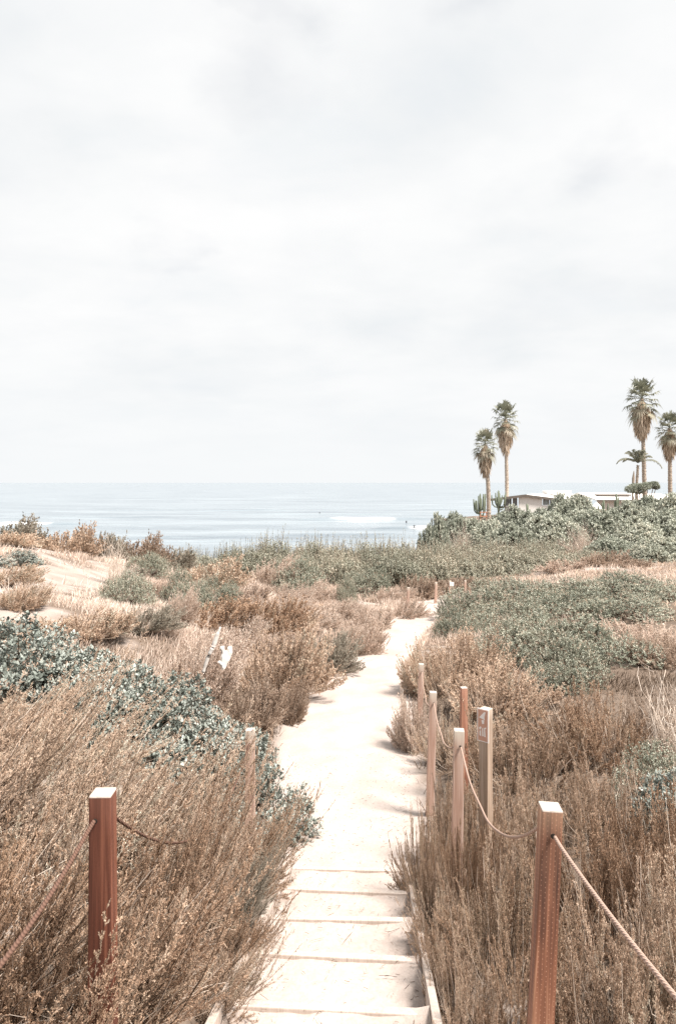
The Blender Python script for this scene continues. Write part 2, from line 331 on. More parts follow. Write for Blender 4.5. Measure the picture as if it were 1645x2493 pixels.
cx, cy = CP[:, 0], _wy(CP[:, 1]); n = len(CP)
K = _tps_k((cx[:, None] - cx) ** 2 + (cy[:, None] - cy) ** 2) + np.eye(n) * 2.0
Pm = np.stack([np.ones(n), cx, cy], 1)
A = np.zeros((n + 3, n + 3)); A[:n, :n] = K; A[:n, n:] = Pm; A[n:, :n] = Pm.T
TW = np.linalg.solve(A, np.concatenate([CP[:, 2], np.zeros(3)]))
def sstep(t): t = np.clip(t, 0, 1); return t * t * (3 - 2 * t)
def vnoise(x, y, s, seed=0):
    x = np.asarray(x) / s; y = np.asarray(y) / s
    xi = np.floor(x).astype(np.int64); yi = np.floor(y).astype(np.int64); fx = sstep(x - xi); fy = sstep(y - yi)
    def h(i, j):
        k = (i * 374761393 + j * 668265263 + seed * 982451653) & 0x7fffffff
        k = ((k ^ (k >> 13)) * 1274126177) & 0x7fffffff
        return ((k ^ (k >> 16)) & 0xffff) / 65535.0
    return (h(xi, yi) * (1 - fx) + h(xi + 1, yi) * fx) * (1 - fy) + (h(xi, yi + 1) * (1 - fx) + h(xi + 1, yi + 1) * fx) * fy
def path_d(x, y):
    return np.abs(x - np.interp(y, PY, PX)) - np.interp(y, PY, PW) + (vnoise(x, y, .5, 5) - .5) * .16 * (y > 6.2)
def ground(x, y):
    x = np.atleast_1d(np.asarray(x, float)); y = np.atleast_1d(np.asarray(y, float))
    sh = x.shape; x = x.ravel(); y = y.ravel(); z = np.empty_like(x)
    for i in range(0, len(x), 50000):
        xx = x[i:i + 50000]; yy = _wy(y[i:i + 50000])
        z[i:i + 50000] = _tps_k((xx[:, None] - cx) ** 2 + (yy[:, None] - cy) ** 2) @ TW[:n] + TW[n] + TW[n + 1] * xx + TW[n + 2] * yy
    z = np.clip(z, -14, -0.6)
    z += (vnoise(x, y, 1.3, 1) - .5) * .16 + (vnoise(x, y, .4, 2) - .5) * .05
    d = path_d(x, y)
    wp = 1 - sstep((d + .05) / np.where(y < 6.2, .25, .8))
    wp = wp * (y < 33)
    zp = np.where(y < 6.22, zpath(y) - .26, zpath(y) + (vnoise(x, y, .55, 3) - .5) * .045 + (vnoise(x, y, .21, 9) - .5) * .030 + (vnoise(x, y, .10, 19) - .5) * .010)
    z = z * (1 - wp) + zp * wp
    yb = 46 + sstep((x - 6) / 16) * 95 + (x < -6) * 0
    yb = np.where(x < -4, 46 - sstep((-4 - x) / 8) * 12, yb)
    b = sstep((y - yb) / 20)
    return (z * (1 - b) + (-16.5) * b).reshape(sh)
def g1(x, y): return float(ground([x], [y])[0])
def dune_mask(x, y):
    m = 0
    for (a, b, rx, ry) in ((-7.0, 17.0, 1.5, 4.3), (-5.6, 12.4, .7, .7), (-3.7, 15.3, .5, .6), (13, 37.5, 2.2, 1.2), (17, 39, 1.5, .8), (-9.0, 21.5, .8, 1.6), (-4.3, 20, .5, 1.0), (1.1, 27.5, .8, .8)):
        m = np.maximum(m, np.exp(-(((x - a) / rx) ** 2 + ((y - b) / ry) ** 2)) * 1.35)
    return np.clip(m + (vnoise(x, y, .9, 7) - .55) * .9 + (vnoise(x, y, .45, 8) - .5) * .6 + (vnoise(x, y, .15, 18) - .5) * .5, 0, 1)
xs = np.unique(np.concatenate([np.arange(-3.5, 5.5, .07), np.arange(-16, 20, .35), np.arange(-90, 110, 3.0)]).round(3))
ys = np.unique(np.concatenate([np.arange(-1, 20, .09), np.arange(20, 36, .18), np.arange(-5, 70, .7), np.arange(70, 190, 3.0)]).round(3))
X, Y = np.meshgrid(xs, ys); Z = ground(X, Y)
idx = np.arange(X.size).reshape(X.shape)
fq = np.stack([idx[:-1, :-1], idx[:-1, 1:], idx[1:, 1:], idx[1:, :-1]], -1).reshape(-1, 4)
psand = 1 - sstep((path_d(X, Y) + .10 * (Y < 6.3)) / np.where(Y < 6.3, .1, .35))
me = nmesh('ground', np.stack([X, Y, Z], -1).reshape(-1, 3), [fq], None, True, {'sand': np.maximum(psand, sstep((dune_mask(X, Y) - .2) / .5) * (.45 + .45 * vnoise(X, Y, .3, 81))).ravel()})
def ground_mat():
    m, t, out = new_mat('sandy_ground')
    p = N(t, 'ShaderNodeBsdfPrincipled'); p.inputs['Roughness'].default_value = 0.95; p.inputs['Specular IOR Level'].default_value = 0.1
    tcn = N(t, 'ShaderNodeTexCoord'); ob = tcn.outputs['Object']
    big = noise(t, ob, 1.6, 6, 0.6); fine = noise(t, ob, 38, 5, 0.65)
    sand = mixc(t, 0.35, ramp(t, big, [(0.32, (.40, .335, .30)), (0.62, (.485, .425, .39))]), ramp(t, fine, [(0.3, (.315, .25, .21)), (0.6, (.49, .43, .39))]))
    spot = ramp(t, noise(t, ob, 9, 5, 0.7), [(0.66, (0, 0, 0)), (0.74, (1, 1, 1))])
    sand = mixc(t, math_node(t, 'MULTIPLY', spot, 0.3), sand, (.22, .16, .12))
    soil = mixc(t, 0.4, ramp(t, noise(t, ob, 3.0, 6, 0.65), [(0.3, (.09, .065, .05)), (0.7, (.22, .17, .135))]), ramp(t, fine, [(0.3, (.07, .05, .038)), (0.65, (.24, .19, .15))]))
    t.links.new(mixc(t, attr(t, 'sand'), soil, sand), p.inputs['Base Color'])
    b = N(t, 'ShaderNodeBump'); b.inputs['Strength'].default_value = 0.5; b.inputs['Distance'].default_value = 0.02
    t.links.new(math_node(t, 'ADD', math_node(t, 'MULTIPLY', fine, .35), noise(t, ob, 7, 4, .6)), b.inputs['Height']); t.links.new(b.outputs[0], p.inputs['Normal'])
    t.links.new(p.outputs[0], out.inputs[0]); return m
M['ground'] = ground_mat()
tag(link('ground', me, M['ground']), kind='structure')

# ------------------------------------------------------------------ sea
SEA = -15.0
def px(u, Yd): return (u - CU) / F * Yd
sx = np.arange(-150, 110, 2.0); sy = np.concatenate([np.arange(50, 150, 5.0), np.arange(150, 420, 1.0)])
SX, SY = np.meshgrid(sx, sy)
SZ = np.full(SX.shape, SEA) + (vnoise(SX, SY, 14, 21) - .5) * .30 + (vnoise(SX * .35, SY, 5, 22) - .5) * .22
FO = np.zeros(SX.shape)
def ridge(yc, x0, x1, amp, wf, wb, soft, f0=None, f1=None, slant=0.0):
    """a swell with its steep side towards the beach; foam between f0 and f1"""
    global SZ, FO
    yy = SY - (yc + slant * (SX - (x0 + x1) / 2) + (vnoise(SX, SX * 0, 9, 31) - .5) * 3)
    win = sstep((SX - x0) / soft) * sstep((x1 - SX) / soft)
    h = np.where(yy < 0, np.exp(-(yy / wf) ** 2), np.exp(-(yy / wb) ** 2)) * amp * win
    SZ = SZ + h
    if f0 is not None:
        fw = sstep((SX - f0) / 6) * sstep((f1 - SX) / 6)
        FO = np.maximum(FO, fw * sstep((yy + 2.0 * wf - 2.6 * vnoise(SX, SX * 0, 6, 33) + vnoise(SX, SY, 2, 35)) / 1.2) * sstep((.8 + vnoise(SX, SY, 4, 34) - yy) / 1.0) * sstep((vnoise(SX, SY, 1.8, 36) - .02) / .25))
ridge(283, -22, 44, .95, 2.2, 6, 14, -4, 24)
ridge(226, 8, 42, 0.8, 2.0, 6, 8, 22, 34)
ridge(200, -20, 26, 0.45, 2.2, 7, 12)
ridge(193, -70, -20, 0.4, 2.2, 7, 12)
ridge(248, -135, -85, 0.9, 2.2, 6, 10, -128, -100)
ridge(330, -60, 30, 0.45, 3, 9, 18); ridge(375, -140, -20, 0.5, 3, 9, 18); ridge(300, -140, -60, 0.4, 3, 9, 18); ridge(240, -60, -14, 0.35, 3, 9, 12)
ridge(178, -60, 20, 0.3, 2, 5, 10)
a1 = np.stack([SX, SY, SZ], -1).reshape(-1, 3)
i1 = np.arange(SX.size).reshape(SX.shape)
f1 = np.stack([i1[:-1, :-1], i1[:-1, 1:], i1[1:, 1:], i1[1:, :-1]], -1).reshape(-1, 4)
# wide outer sheet, a hair lower so that it never coincides with the wave sheet
ox = np.array([-1, -.5, 0, .5, 1.0]); oy = np.array([60.0, 419, 800, 2000, 6000, 20000, 90000])
ow = np.array([2000, 3000, 4000, 6000, 12000, 30000, 120000.0])
OX = ox[None] * ow[:, None]; OY = np.repeat(oy[:, None], 5, 1); OZ = np.full(OX.shape, SEA - .5); OZ[2:] = SEA
i2 = np.arange(OX.size).reshape(OX.shape) + SX.size
f2 = np.stack([i2[:-1, :-1], i2[:-1, 1:], i2[1:, 1:], i2[1:, :-1]], -1).reshape(-1, 4)
me = nmesh('sea', np.concatenate([a1, np.stack([OX, OY, OZ], -1).reshape(-1, 3)]), [np.concatenate([f1, f2])], None, True, {'foam': np.concatenate([FO.ravel(), np.zeros(OX.size)])})
def sea_mat():
    m, t, out = new_mat('sea_water')
    p = N(t, 'ShaderNodeBsdfPrincipled'); p.inputs['Roughness'].default_value = 0.22; p.inputs['IOR'].default_value = 1.33
    tcn = N(t, 'ShaderNodeTexCoord'); ob = tcn.outputs['Object']
    a = noise(t, mapping(t, ob, (.035, .11, 1)), 1.0, 6, .6, .2); b2 = ramp(t, noise(t, mapping(t, ob, (.012, .05, 1)), 1.0, 7, .66, .3), [(.34, (0, 0, 0)), (.64, (1, 1, 1))])
    c = mixc(t, b2, (.15, .185, .215), (.275, .32, .35))
    t.links.new(mixc(t, attr(t, 'foam'), c, (.93, .93, .92)), p.inputs['Base Color'])
    rr = math_node(t, 'ADD', math_node(t, 'MULTIPLY', attr(t, 'foam'), .6), .22); t.links.new(rr, p.inputs['Roughness'])
    b = N(t, 'ShaderNodeBump'); b.inputs['Strength'].default_value = 0.8; b.inputs['Distance'].default_value = 1.6
    t.links.new(math_node(t, 'ADD', a, math_node(t, 'MULTIPLY', noise(t, mapping(t, ob, (.2, .5, 1)), 1.0, 4, .6), .25)), b.inputs['Height']); t.links.new(b.outputs[0], p.inputs['Normal'])
    t.links.new(p.outputs[0], out.inputs[0]); return m
tag(link('sea', me, sea_mat()), kind='structure')

# ------------------------------------------------------------------ steps
stairs = empty('staircase', (-.05, 3.48, 0), R_(-3.0))
tag(stairs, 'pale timber framed steps filled with sand leading down to the path', 'stairs')
rg = np.random.default_rng(5)
def zk(k): return -(2.6 + .21 * k)
M['tread'] = M['ground']
for k in range(-4, 5):
    y1 = .69 * k
    bm = bmesh.new(); bevel_box(bm, 0, 0, 0, 1.0, .05, .235, .006)
    o = bm_obj('riser_board', bm, M['stepwood'], stairs, (0, y1 - .025, zk(k) - .109 + rg.uniform(-.004, .004)))
    o.rotation_euler = (rg.uniform(-.02, .02), rg.uniform(-.012, .012), rg.uniform(-.012, .012))
    # tread: a sheet of trodden sand between this board and the one before
    gx = np.linspace(-.5, .5, 50); gy = np.linspace(y1 - .69, y1 - .010, 36)
    GX, GY = np.meshgrid(gx, gy)
    GZ = zk(k) - .006 - .012 * np.sin((GY - gy[0]) / .645 * np.pi) + (vnoise(GX, GY, .16, 40 + k) - .5) * .016 + (vnoise(GX, GY, .05, 60 + k) - .5) * .006 + np.clip((np.abs(GX) - .3) / .2, 0, 1) ** 2 * .02 + sstep((GY - (y1 - .09)) / .05) * ((vnoise(GX, GY, .11, 90 + k) - .5) * .016 - .004)
    i3 = np.arange(GX.size).reshape(GX.shape); f3 = np.stack([i3[:-1, :-1], i3[:-1, 1:], i3[1:, 1:], i3[1:, :-1]], -1).reshape(-1, 4)
    link('tread', nmesh('tread', np.stack([GX, GY, GZ], -1).reshape(-1, 3), [f3], None, True, {'sand': np.clip(1.0 - np.clip((np.abs(GX) - .33) / .25, 0, 1) * vnoise(GX, GY, .1, 77 + k), 0, 1).ravel()}), M['tread'], stairs)
ln = math.hypot(.69 * 8.2, .21 * 8.2); an = math.atan2(.21, .69)
for s, xo in ((-1, -.525), (1, .525)):
    bm = bmesh.new(); bevel_box(bm, 0, 0, 0, .042, ln, .24, .005)
    o = bm_obj('side_board', bm, M['stepwood'], stairs, (xo, .69 * .0 + .05, zk(0) - .115))
    o.rotation_euler = (-an, 0, 0)

# ------------------------------------------------------------------ posts and ropes
def post(x, y, ztop, size, rz, lean, mat, label, group='wooden rope fence posts', hole=None, chamf=.012):
    zb = g1(x, y) - .3; h = ztop - zb
    bm = bmesh.new(); bevel_box(bm, 0, 0, -h / 2, size, size, h, .006)
    top = [v for v in bm.verts if v.co.z > -.012]
    for v in top:
        v.co.x *= 1 - chamf * 1.2 / size; v.co.y *= 1 - chamf * 1.2 / size
    for f in bm.faces:
        if f.normal.z > .35 or f.calc_center_median().z > -.004: f.material_index = 1
    o = bm_obj('fence_post', bm, [mat, M['endgrain']], None, (x, y, ztop))
    o.rotation_euler = (lean[1], lean[0], rz)
    tag(o, label, 'fence post', group)
    if hole:
        for sgn in (-1, 1):
            b2 = bmesh.new(); bmesh.ops.create_cone(b2, cap_ends=True, segments=14, radius1=.009, radius2=.009, depth=.004, matrix=Matrix.Rotation(R_(90), 4, 'X'))
            bm_obj('rope_hole', b2, M['hole'], o, (hole[0], sgn * (size / 2 + .001), -hole[1]))
    return o
def tz(v, y): return -(v - HV) / F * y
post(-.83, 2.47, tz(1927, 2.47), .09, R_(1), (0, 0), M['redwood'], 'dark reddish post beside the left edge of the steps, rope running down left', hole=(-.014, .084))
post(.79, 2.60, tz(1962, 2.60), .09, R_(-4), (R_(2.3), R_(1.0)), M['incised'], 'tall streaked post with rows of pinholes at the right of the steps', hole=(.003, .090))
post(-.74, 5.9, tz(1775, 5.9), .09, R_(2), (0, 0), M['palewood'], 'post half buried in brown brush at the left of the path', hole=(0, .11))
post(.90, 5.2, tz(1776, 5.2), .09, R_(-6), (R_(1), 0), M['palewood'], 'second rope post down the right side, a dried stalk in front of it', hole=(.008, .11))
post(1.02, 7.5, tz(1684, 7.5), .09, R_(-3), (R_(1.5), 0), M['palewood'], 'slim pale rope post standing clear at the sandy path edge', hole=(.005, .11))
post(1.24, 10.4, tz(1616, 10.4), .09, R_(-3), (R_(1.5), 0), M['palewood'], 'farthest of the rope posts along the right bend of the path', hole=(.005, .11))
post(1.42, 7.9, tz(1673, 7.9), .085, R_(8), (0, 0), M['darkwood'], 'short post with a dark front among brown brush', None)  # dark brown wood on every side face
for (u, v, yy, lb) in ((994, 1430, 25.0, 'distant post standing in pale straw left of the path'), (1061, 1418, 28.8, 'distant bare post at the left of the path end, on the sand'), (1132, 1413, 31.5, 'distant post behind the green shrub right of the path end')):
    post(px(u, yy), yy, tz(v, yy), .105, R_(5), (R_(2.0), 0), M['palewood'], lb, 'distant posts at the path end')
# two posts just behind the photographer carry the near ends of the ropes
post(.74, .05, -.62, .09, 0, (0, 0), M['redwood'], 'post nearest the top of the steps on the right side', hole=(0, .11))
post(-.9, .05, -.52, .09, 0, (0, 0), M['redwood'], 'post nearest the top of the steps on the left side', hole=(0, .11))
def rope(p, q, sag, label, rad=.0065, mat='rope'):
    p = np.array(p); q = np.array(q); t = np.linspace(0, 1, 40)[:, None]
    P = p + (q - p) * t; P[:, 2] -= 4 * sag * (t * (1 - t))[:, 0]
    P[1:-1, 0] += (vnoise(np.arange(38), np.zeros(38), 6, 3) - .5) * .012
    c = (p + q) / 2
    o = tube_mesh('rope', P - c, rad, M[mat], 8, None, c); tag(o, label, 'rope', 'ropes strung between the posts')
rope((.79, 2.545, tz(2037, 2.55)), (.74, .10, -.74), .10, 'pinkish rope dropping from the pinholed right post to the lower right corner', .0068)
rope((.78, 2.655, tz(2037, 2.55) - .005), (.905, 5.15, tz(1776, 5.2) - .115), .27, 'rope sagging between the pinholed post and the second right post')
rope((.90, 5.25, tz(1776, 5.2) - .115), (1.02, 7.45, tz(1684, 7.5) - .11), .20, 'rope hanging between the second right post and the slim pale post')
rope((1.02, 7.55, tz(1684, 7.5) - .11), (1.24, 10.35, tz(1616, 10.4) - .11), .22, 'rope strung between the slim pale post and the farthest rope post')
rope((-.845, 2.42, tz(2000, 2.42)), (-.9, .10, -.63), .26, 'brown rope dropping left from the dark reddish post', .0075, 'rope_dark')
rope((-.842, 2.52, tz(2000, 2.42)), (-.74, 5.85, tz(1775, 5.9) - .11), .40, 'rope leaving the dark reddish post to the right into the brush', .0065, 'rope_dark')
# sign post
zt = tz(1724, 6.2); xsg = 1.31
sp = empty('sign_post', (xsg, 6.2, zt), R_(-42)); tag(sp, 'tan post with a narrow white bordered trail sign showing an arrow and a figure', 'sign post')
bm = bmesh.new(); hh = zt - g1(xsg, 6.2) + .3; bevel_box(bm, 0, 0, -hh / 2, .088, .088, hh, .005); bm_obj('post', bm, M['signwood'], sp)
def flat(name, polys, mat, parent, y, th=.002):
    bm = bmesh.new()
    for pl in polys:
        vs = [bm.verts.new((a, 0, b)) for a, b in pl]; f = bm.faces.new(vs)
    bm.normal_update()
    r = bmesh.ops.extrude_face_region(bm, geom=bm.faces[:]); ev = [e for e in r['geom'] if isinstance(e, bmesh.types.BMVert)]
    bmesh.ops.translate(bm, vec=(0, -th, 0), verts=ev); bmesh.ops.recalc_face_normals(bm, faces=bm.faces)
    return bm_obj(name, bm, mat, parent, (0, y, 0))
sg = flat('sign_panel', [[(-.056, .004), (.056, .004), (.056, -.285), (-.056, -.285)]], M['signwhite'], sp, -.045, .006)
flat('sign_face', [[(-.047, -.005), (.047, -.005), (.047, -.276), (-.047, -.276)]], M['signrust'], sg, -.0065)
flat('arrow_mark', [[(-.034, -.075), (.012, -.022), (.030, -.018), (.018, -.062), (.020, -.088)], [(-.012, -.094), (.016, -.090), (.014, -.122), (-.004, -.128)]], M['signwhite'], sg, -.009)
flat('figure_mark', [[(-.036, -.168), (-.022, -.152), (-.012, -.160), (-.026, -.186)], [(-.030, -.192), (-.018, -.186), (-.016, -.238), (-.030, -.232)], [(-.006, -.165), (.004, -.158), (.008, -.232), (-.004, -.236)], [(.014, -.160), (.034, -.150), (.034, -.162), (.024, -.168), (.028, -.236), (.016, -.236)]], M['signwhite'], sg, -.009)
yy = 30.3; xx = px(1095, yy)
s2 = empty('sign_post', (xx, yy, tz(1414, yy)), R_(3)); tag(s2, 'distant post carrying a small white square notice at the path end', 'sign post')
bm = bmesh.new(); hh = tz(1414, yy) - g1(xx, yy) + .3; bevel_box(bm, 0, 0, -hh / 2, .10, .10, hh, .006); bm_obj('post', bm, M['palewood'], s2).rotation_euler = (0, R_(2), 0)
flat('notice_panel', [[(-.03, -.04), (.155, -.05), (.15, -.225), (-.03, -.21)]], M['signwhite'], s2, -.06, .006)

# ------------------------------------------------------------------ plants: generators
def bez(b, c, e, t):
    return b * (1 - t) ** 2 + 2 * c * t * (1 - t) + e * t ** 2
def sage(seed, R, H, nst, nb, m, bl, bw, lean=(0, 0), low=0.0, tiplen=.07, stem_r=.0022, wild=.12, t0=.40, even=0.0):
    """a bush of arching stems, the outer half of each feathered with tiny leaves"""
    rg = np.random.default_rng(seed)
    nc = 17; ci = rg.integers(0, nc, nst); caz = np.arange(nc) * 2.39996 + rg.normal(0, .25, nc); cph = np.arccos(np.clip(1 - (np.arange(nc) + .5) / nc * (1 - low), 0, 1)); ck = rg.uniform(.60 + .22 * even, 1.12, nc); ccol = rg.normal(0, .10, nc)
    az = caz[ci] + rg.normal(0, .16, nst) / np.maximum(np.sin(cph[ci]), .35); ph = np.clip(cph[ci] + rg.normal(0, .14, nst), 0, 1.62); k = rg.uniform(.70 + .12 * even, 1.05, nst) * ck[ci]
    lump = 1 + .22 * np.sin(az * 3 + seed) * np.sin(ph * 3) + .12 * np.sin(az * 7 + seed * 2)
    e = np.stack([R * np.sin(ph) * np.cos(az), R * np.sin(ph) * np.sin(az), H * np.cos(ph) * .95 + .05], 1) * (k * lump)[:, None]
    rb = rg.uniform(0, 1, nst) ** .5 * .38 * R
    az2 = az + rg.normal(0, .5, nst)
    b = np.stack([rb * np.cos(az2), rb * np.sin(az2), np.zeros(nst) - .03], 1)
    e[:, 0] += lean[0] * (e[:, 2] / H) ** 1.3; e[:, 1] += lean[1] * (e[:, 2] / H) ** 1.3
    c = b * .35 + e * .65; c[:, 2] = e[:, 2] * rg.uniform(.12, .5, nst); c[:, :2] *= rg.uniform(.85, 1.2, nst)[:, None]
    c += rg.normal(0, .05 * R, (nst, 3)); c[:, 2] = np.maximum(c[:, 2], .02)
    e += rg.normal(0, wild * .4 * R, (nst, 3)); e[:, 2] = np.maximum(e[:, 2], .06)
    ts = np.linspace(0, 1, 7)
    P = bez(b[:, None], c[:, None], e[:, None], ts[None, :, None])
    P[:, 1:-1] += rg.normal(0, .008, P[:, 1:-1].shape)
    sa = np.clip(rg.normal(.42, .22, nst), 0, 1)
    stems = Acc(); tubes(stems, P, stem_r * 1.25 * (1.25 - ts)[None] * rg.uniform(.7, 1.4, nst)[:, None] + stem_r * .15, sa)
    nbare = nst // 4; baz = rg.uniform(0, 6.283, nbare); rr = R * rg.uniform(.6, 1.05, nbare); o_ = np.stack([np.cos(baz), np.sin(baz), np.zeros(nbare)], 1)
    pb = o_ * (rg.uniform(.05, .3, nbare) * R)[:, None]; pe = o_ * rr[:, None] + np.array([lean[0] * .3, 0, 0]); pe[:, 2] = H * rg.uniform(.15, .75, nbare); pc = o_ * (rr * .8)[:, None]; pc[:, 2] = rg.uniform(.0, .18, nbare) * H; pc += rg.normal(0, .06 * R, pc.shape)
    Q = bez(pb[:, None], pc[:, None], pe[:, None], ts[None, :, None]); Q[:, 1:] += rg.normal(0, .010 * R, Q[:, 1:].shape)
    tubes(stems, Q, stem_r * (1.15 - .8 * ts)[None] * rg.uniform(.7, 1.3, nbare)[:, None], np.clip(rg.normal(.9, .12, nbare), 0, 1))
    fol = Acc()
    t = t0 + (1 - t0) * rg.uniform(0, 1, (nst, nb)) ** .85
    q = bez(b[:, None], c[:, None], e[:, None], t[..., None]); tg = nrm(2 * (1 - t[..., None]) * (c - b)[:, None] + 2 * t[..., None] * (e - c)[:, None])
    d = nrm(tg + .38 * rg.normal(size=tg.shape) + np.array([0, 0, .10]))
    L = tiplen * rg.uniform(.4, 1.1, t.shape) * (1.25 - .75 * t)
    q = q.reshape(-1, 3); d = d.reshape(-1, 3); L = L.ravel()
    sr = np.repeat(rg.normal(.47, .16, nst) + ccol[ci], nb)
    side = nrm(np.cross(d, runit(rg, len(d))))
    diamonds(stems, q, d, side, L, np.full(len(L), stem_r * 1.1), np.clip(sr, 0, 1))
    s = rg.uniform(.1, 1.0, (len(q), m)); C = (q[:, None] + d[:, None] * (L[:, None] * s)[..., None]).reshape(-1, 3)
    D = nrm(np.repeat(d, m, 0) + .65 * runit(rg, len(C))); S = nrm(np.cross(D, runit(rg, len(C))))
    diamonds(fol, C, D, S, bl * rg.uniform(.6, 1.3, len(C)), bw * rg.uniform(.6, 1.3, len(C)), np.clip(np.repeat(sr, m) + rg.normal(0, .08, len(C)), 0, 1))
    return stems.mesh('stems'), fol.mesh('foliage'), None, (R, H)
def leafy(seed, R, H, nl, lr, ntw, lpt, ll, lw, twl, up=.25, broad=True, flowers=0, spikes=0, squash=1.0):
    """a bush of leaf clusters on the skin of many small lobes"""
    rg = np.random.default_rng(seed)
    d = runit(rg, nl); d[:, 2] = np.abs(d[:, 2])
    kk = rg.uniform(.45, 1.0, nl)[:, None] ** .5
    c = d * kk * np.array([R - lr * .8, R - lr * .8, H - lr * .8]); c[:, 2] = np.maximum(c[:, 2], lr * .3)
    r = lr * rg.uniform(.5, 1.5, nl); lc = rg.normal(0, .11, nl)
    li = rg.choice(nl, ntw, p=r ** 2 / (r ** 2).sum())
    dv = runit(rg, ntw); dv = nrm(dv + .45 * d[li] + np.array([0, 0, .25]))
    p = c[li] + dv * (r[li] * rg.uniform(.78, 1.06, ntw))[:, None]
    p[:, 2] = np.maximum(p[:, 2], .03)
    tw = nrm(dv + np.array([0, 0, up]) + .35 * runit(rg, ntw))
    base = p - tw * twl * 1.6 * rg.uniform(.7, 1.3, ntw)[:, None]
    stems = Acc(); tubes(stems, np.stack([base, (base + p) / 2 + rg.normal(0, twl * .06, p.shape), p], 1), ll * .045, np.clip(rg.normal(.25, .15, ntw), 0, 1))
    b0 = np.stack([rg.normal(0, .15 * R, nl), rg.normal(0, .15 * R, nl), np.zeros(nl) - .05], 1)
    mid = (b0 + c) / 2; mid[:, 2] *= .7
    P = np.stack([b0, mid, c, c + d * r[:, None] * .7], 1); tubes(stems, P, np.array([.022, .016, .010, .004]) * max(R, .6) * .6, np.clip(rg.normal(.3, .1, nl), 0, 1), 5)
    s = rg.uniform(0, 1, (ntw, lpt)); C = (p[:, None] - tw[:, None] * (twl * s)[..., None]).reshape(-1, 3)
    out = np.repeat(dv, lpt, 0); T = np.repeat(tw, lpt, 0)
    D = nrm(T * .55 + nrm(np.cross(T, runit(rg, len(C)))) * .8 + .15 * runit(rg, len(C)))
    S = nrm(np.cross(D, nrm(out + np.array([0, 0, .4]) + .9 * runit(rg, len(C)))))
    a = np.clip(np.repeat(rg.normal(.48, .14, ntw) + lc[li], lpt) + rg.normal(0, .16, len(C)), 0, 1)
    fol = Acc(); (leaves if broad else diamonds)(fol, C, D, S, ll * rg.uniform(.6, 1.25, len(C)), lw * rg.uniform(.7, 1.25, len(C)), a)
    if spikes:
        j = rg.choice(ntw, spikes); j = j[dv[j, 2] > .3]
        q = p[j]; dd = nrm(np.array([0, 0, 1.0]) + .25 * runit(rg, len(j))); L = twl * rg.uniform(.8, 2.6, len(j))
        tubes(stems, np.stack([q, q + dd * L[:, None] * .5, q + dd * L[:, None]], 1), ll * .05, .5)
        s = rg.uniform(.1, 1, (len(j), 10)); C = (q[:, None] + dd[:, None] * (L[:, None] * s)[..., None]).reshape(-1, 3)
        D = nrm(np.repeat(dd, 10, 0) + .9 * runit(rg, len(C))); S = nrm(np.cross(D, runit(rg, len(C))))
        diamonds(fol, C, D, S, ll * .7 * rg.uniform(.6, 1.2, len(C)), lw * .7 * rg.uniform(.6, 1.2, len(C)), np.clip(rg.normal(.75, .2, len(C)), 0, 1))
    fm = None
    if flowers:
        fl = Acc(); j = rg.choice(ntw, flowers, replace=False); nbit = 26
        q = p[j] + tw[j] * ll * .5
        C = (q[:, None] + rg.normal(0, ll * .28, (len(j), nbit, 3)) + tw[j][:, None] * rg.uniform(-.5, .7, (len(j), nbit))[..., None] * ll).reshape(-1, 3)
        D = runit(rg, len(C)); S = nrm(np.cross(D, runit(rg, len(C))))
        diamonds(fl, C, D, S, ll * .30 * rg.uniform(.6, 1.2, len(C)), ll * .22 * rg.uniform(.6, 1.2, len(C)), np.clip(rg.normal(.5, .2, len(C)), 0, 1)); fm = fl.mesh('flower_clusters')
    return stems.mesh('stems'), fol.mesh('foliage'), fm, (R, H)
def twiggy(seed, R, H, nst, nb, r=.004, upright=.3):
    """bare dead branches"""
    rg = np.random.default_rng(seed)
    az = rg.uniform(0, 2 * np.pi, nst); ph = np.arccos(rg.uniform(upright, 1, nst)); k = rg.uniform(.5, 1.05, nst)
    e = np.stack([R * np.sin(ph) * np.cos(az), R * np.sin(ph) * np.sin(az), H * np.cos(ph)], 1) * k[:, None]
    b = np.stack([rg.normal(0, .2 * R, nst), rg.normal(0, .2 * R, nst), np.full(nst, -.03)], 1)
    c = (b + e) / 2 + rg.normal(0, .1 * R, (nst, 3)); ts = np.linspace(0, 1, 6)
    P = bez(b[:, None], c[:, None], e[:, None], ts[None, :, None]); P[:, 1:] += rg.normal(0, .015 * R, P[:, 1:].shape)
    st = Acc(); tubes(st, P, r * (1.2 - ts)[None] * rg.uniform(.6, 1.3, nst)[:, None], np.clip(rg.normal(.6, .2, nst), 0, 1), 4)
    t = rg.uniform(.3, 1, (nst, nb)); q = bez(b[:, None], c[:, None], e[:, None], t[..., None]).reshape(-1, 3)
    d = nrm(np.repeat(nrm(e - b), nb, 0) + .8 * runit(rg, len(q))); L = R * .35 * rg.uniform(.3, 1, len(q))
    tubes(st, np.stack([q, q + d * L[:, None] * .5 + rg.normal(0, .03 * R, q.shape), q + d * L[:, None]], 1), r * .45, np.clip(rg.normal(.65, .2, len(q)), 0, 1))
    return st.mesh('branches'), None, None, (R, H)
PROTO = {}
def proto(kind, i, fn): PROTO.setdefault(kind, []).append(fn)
for i in range(3): proto('sage_lean', i, sage(11 + i, .85, 1.0, 300, 50, 17, .0092, .0046, (1.0, .05), 0.0, .080))
for i in range(3): proto('sage', i, sage(21 + i, .85, 1.0, 300, 50, 17, .0092, .0046, (.22, 0), 0.0, .080))
for i in range(3): proto('sage_mid', i, sage(31 + i, 1.0, 1.0, 460, 26, 6, .028, .014, (.55, 0), 0.0, .10, .0038, .08, .40, 1.0))
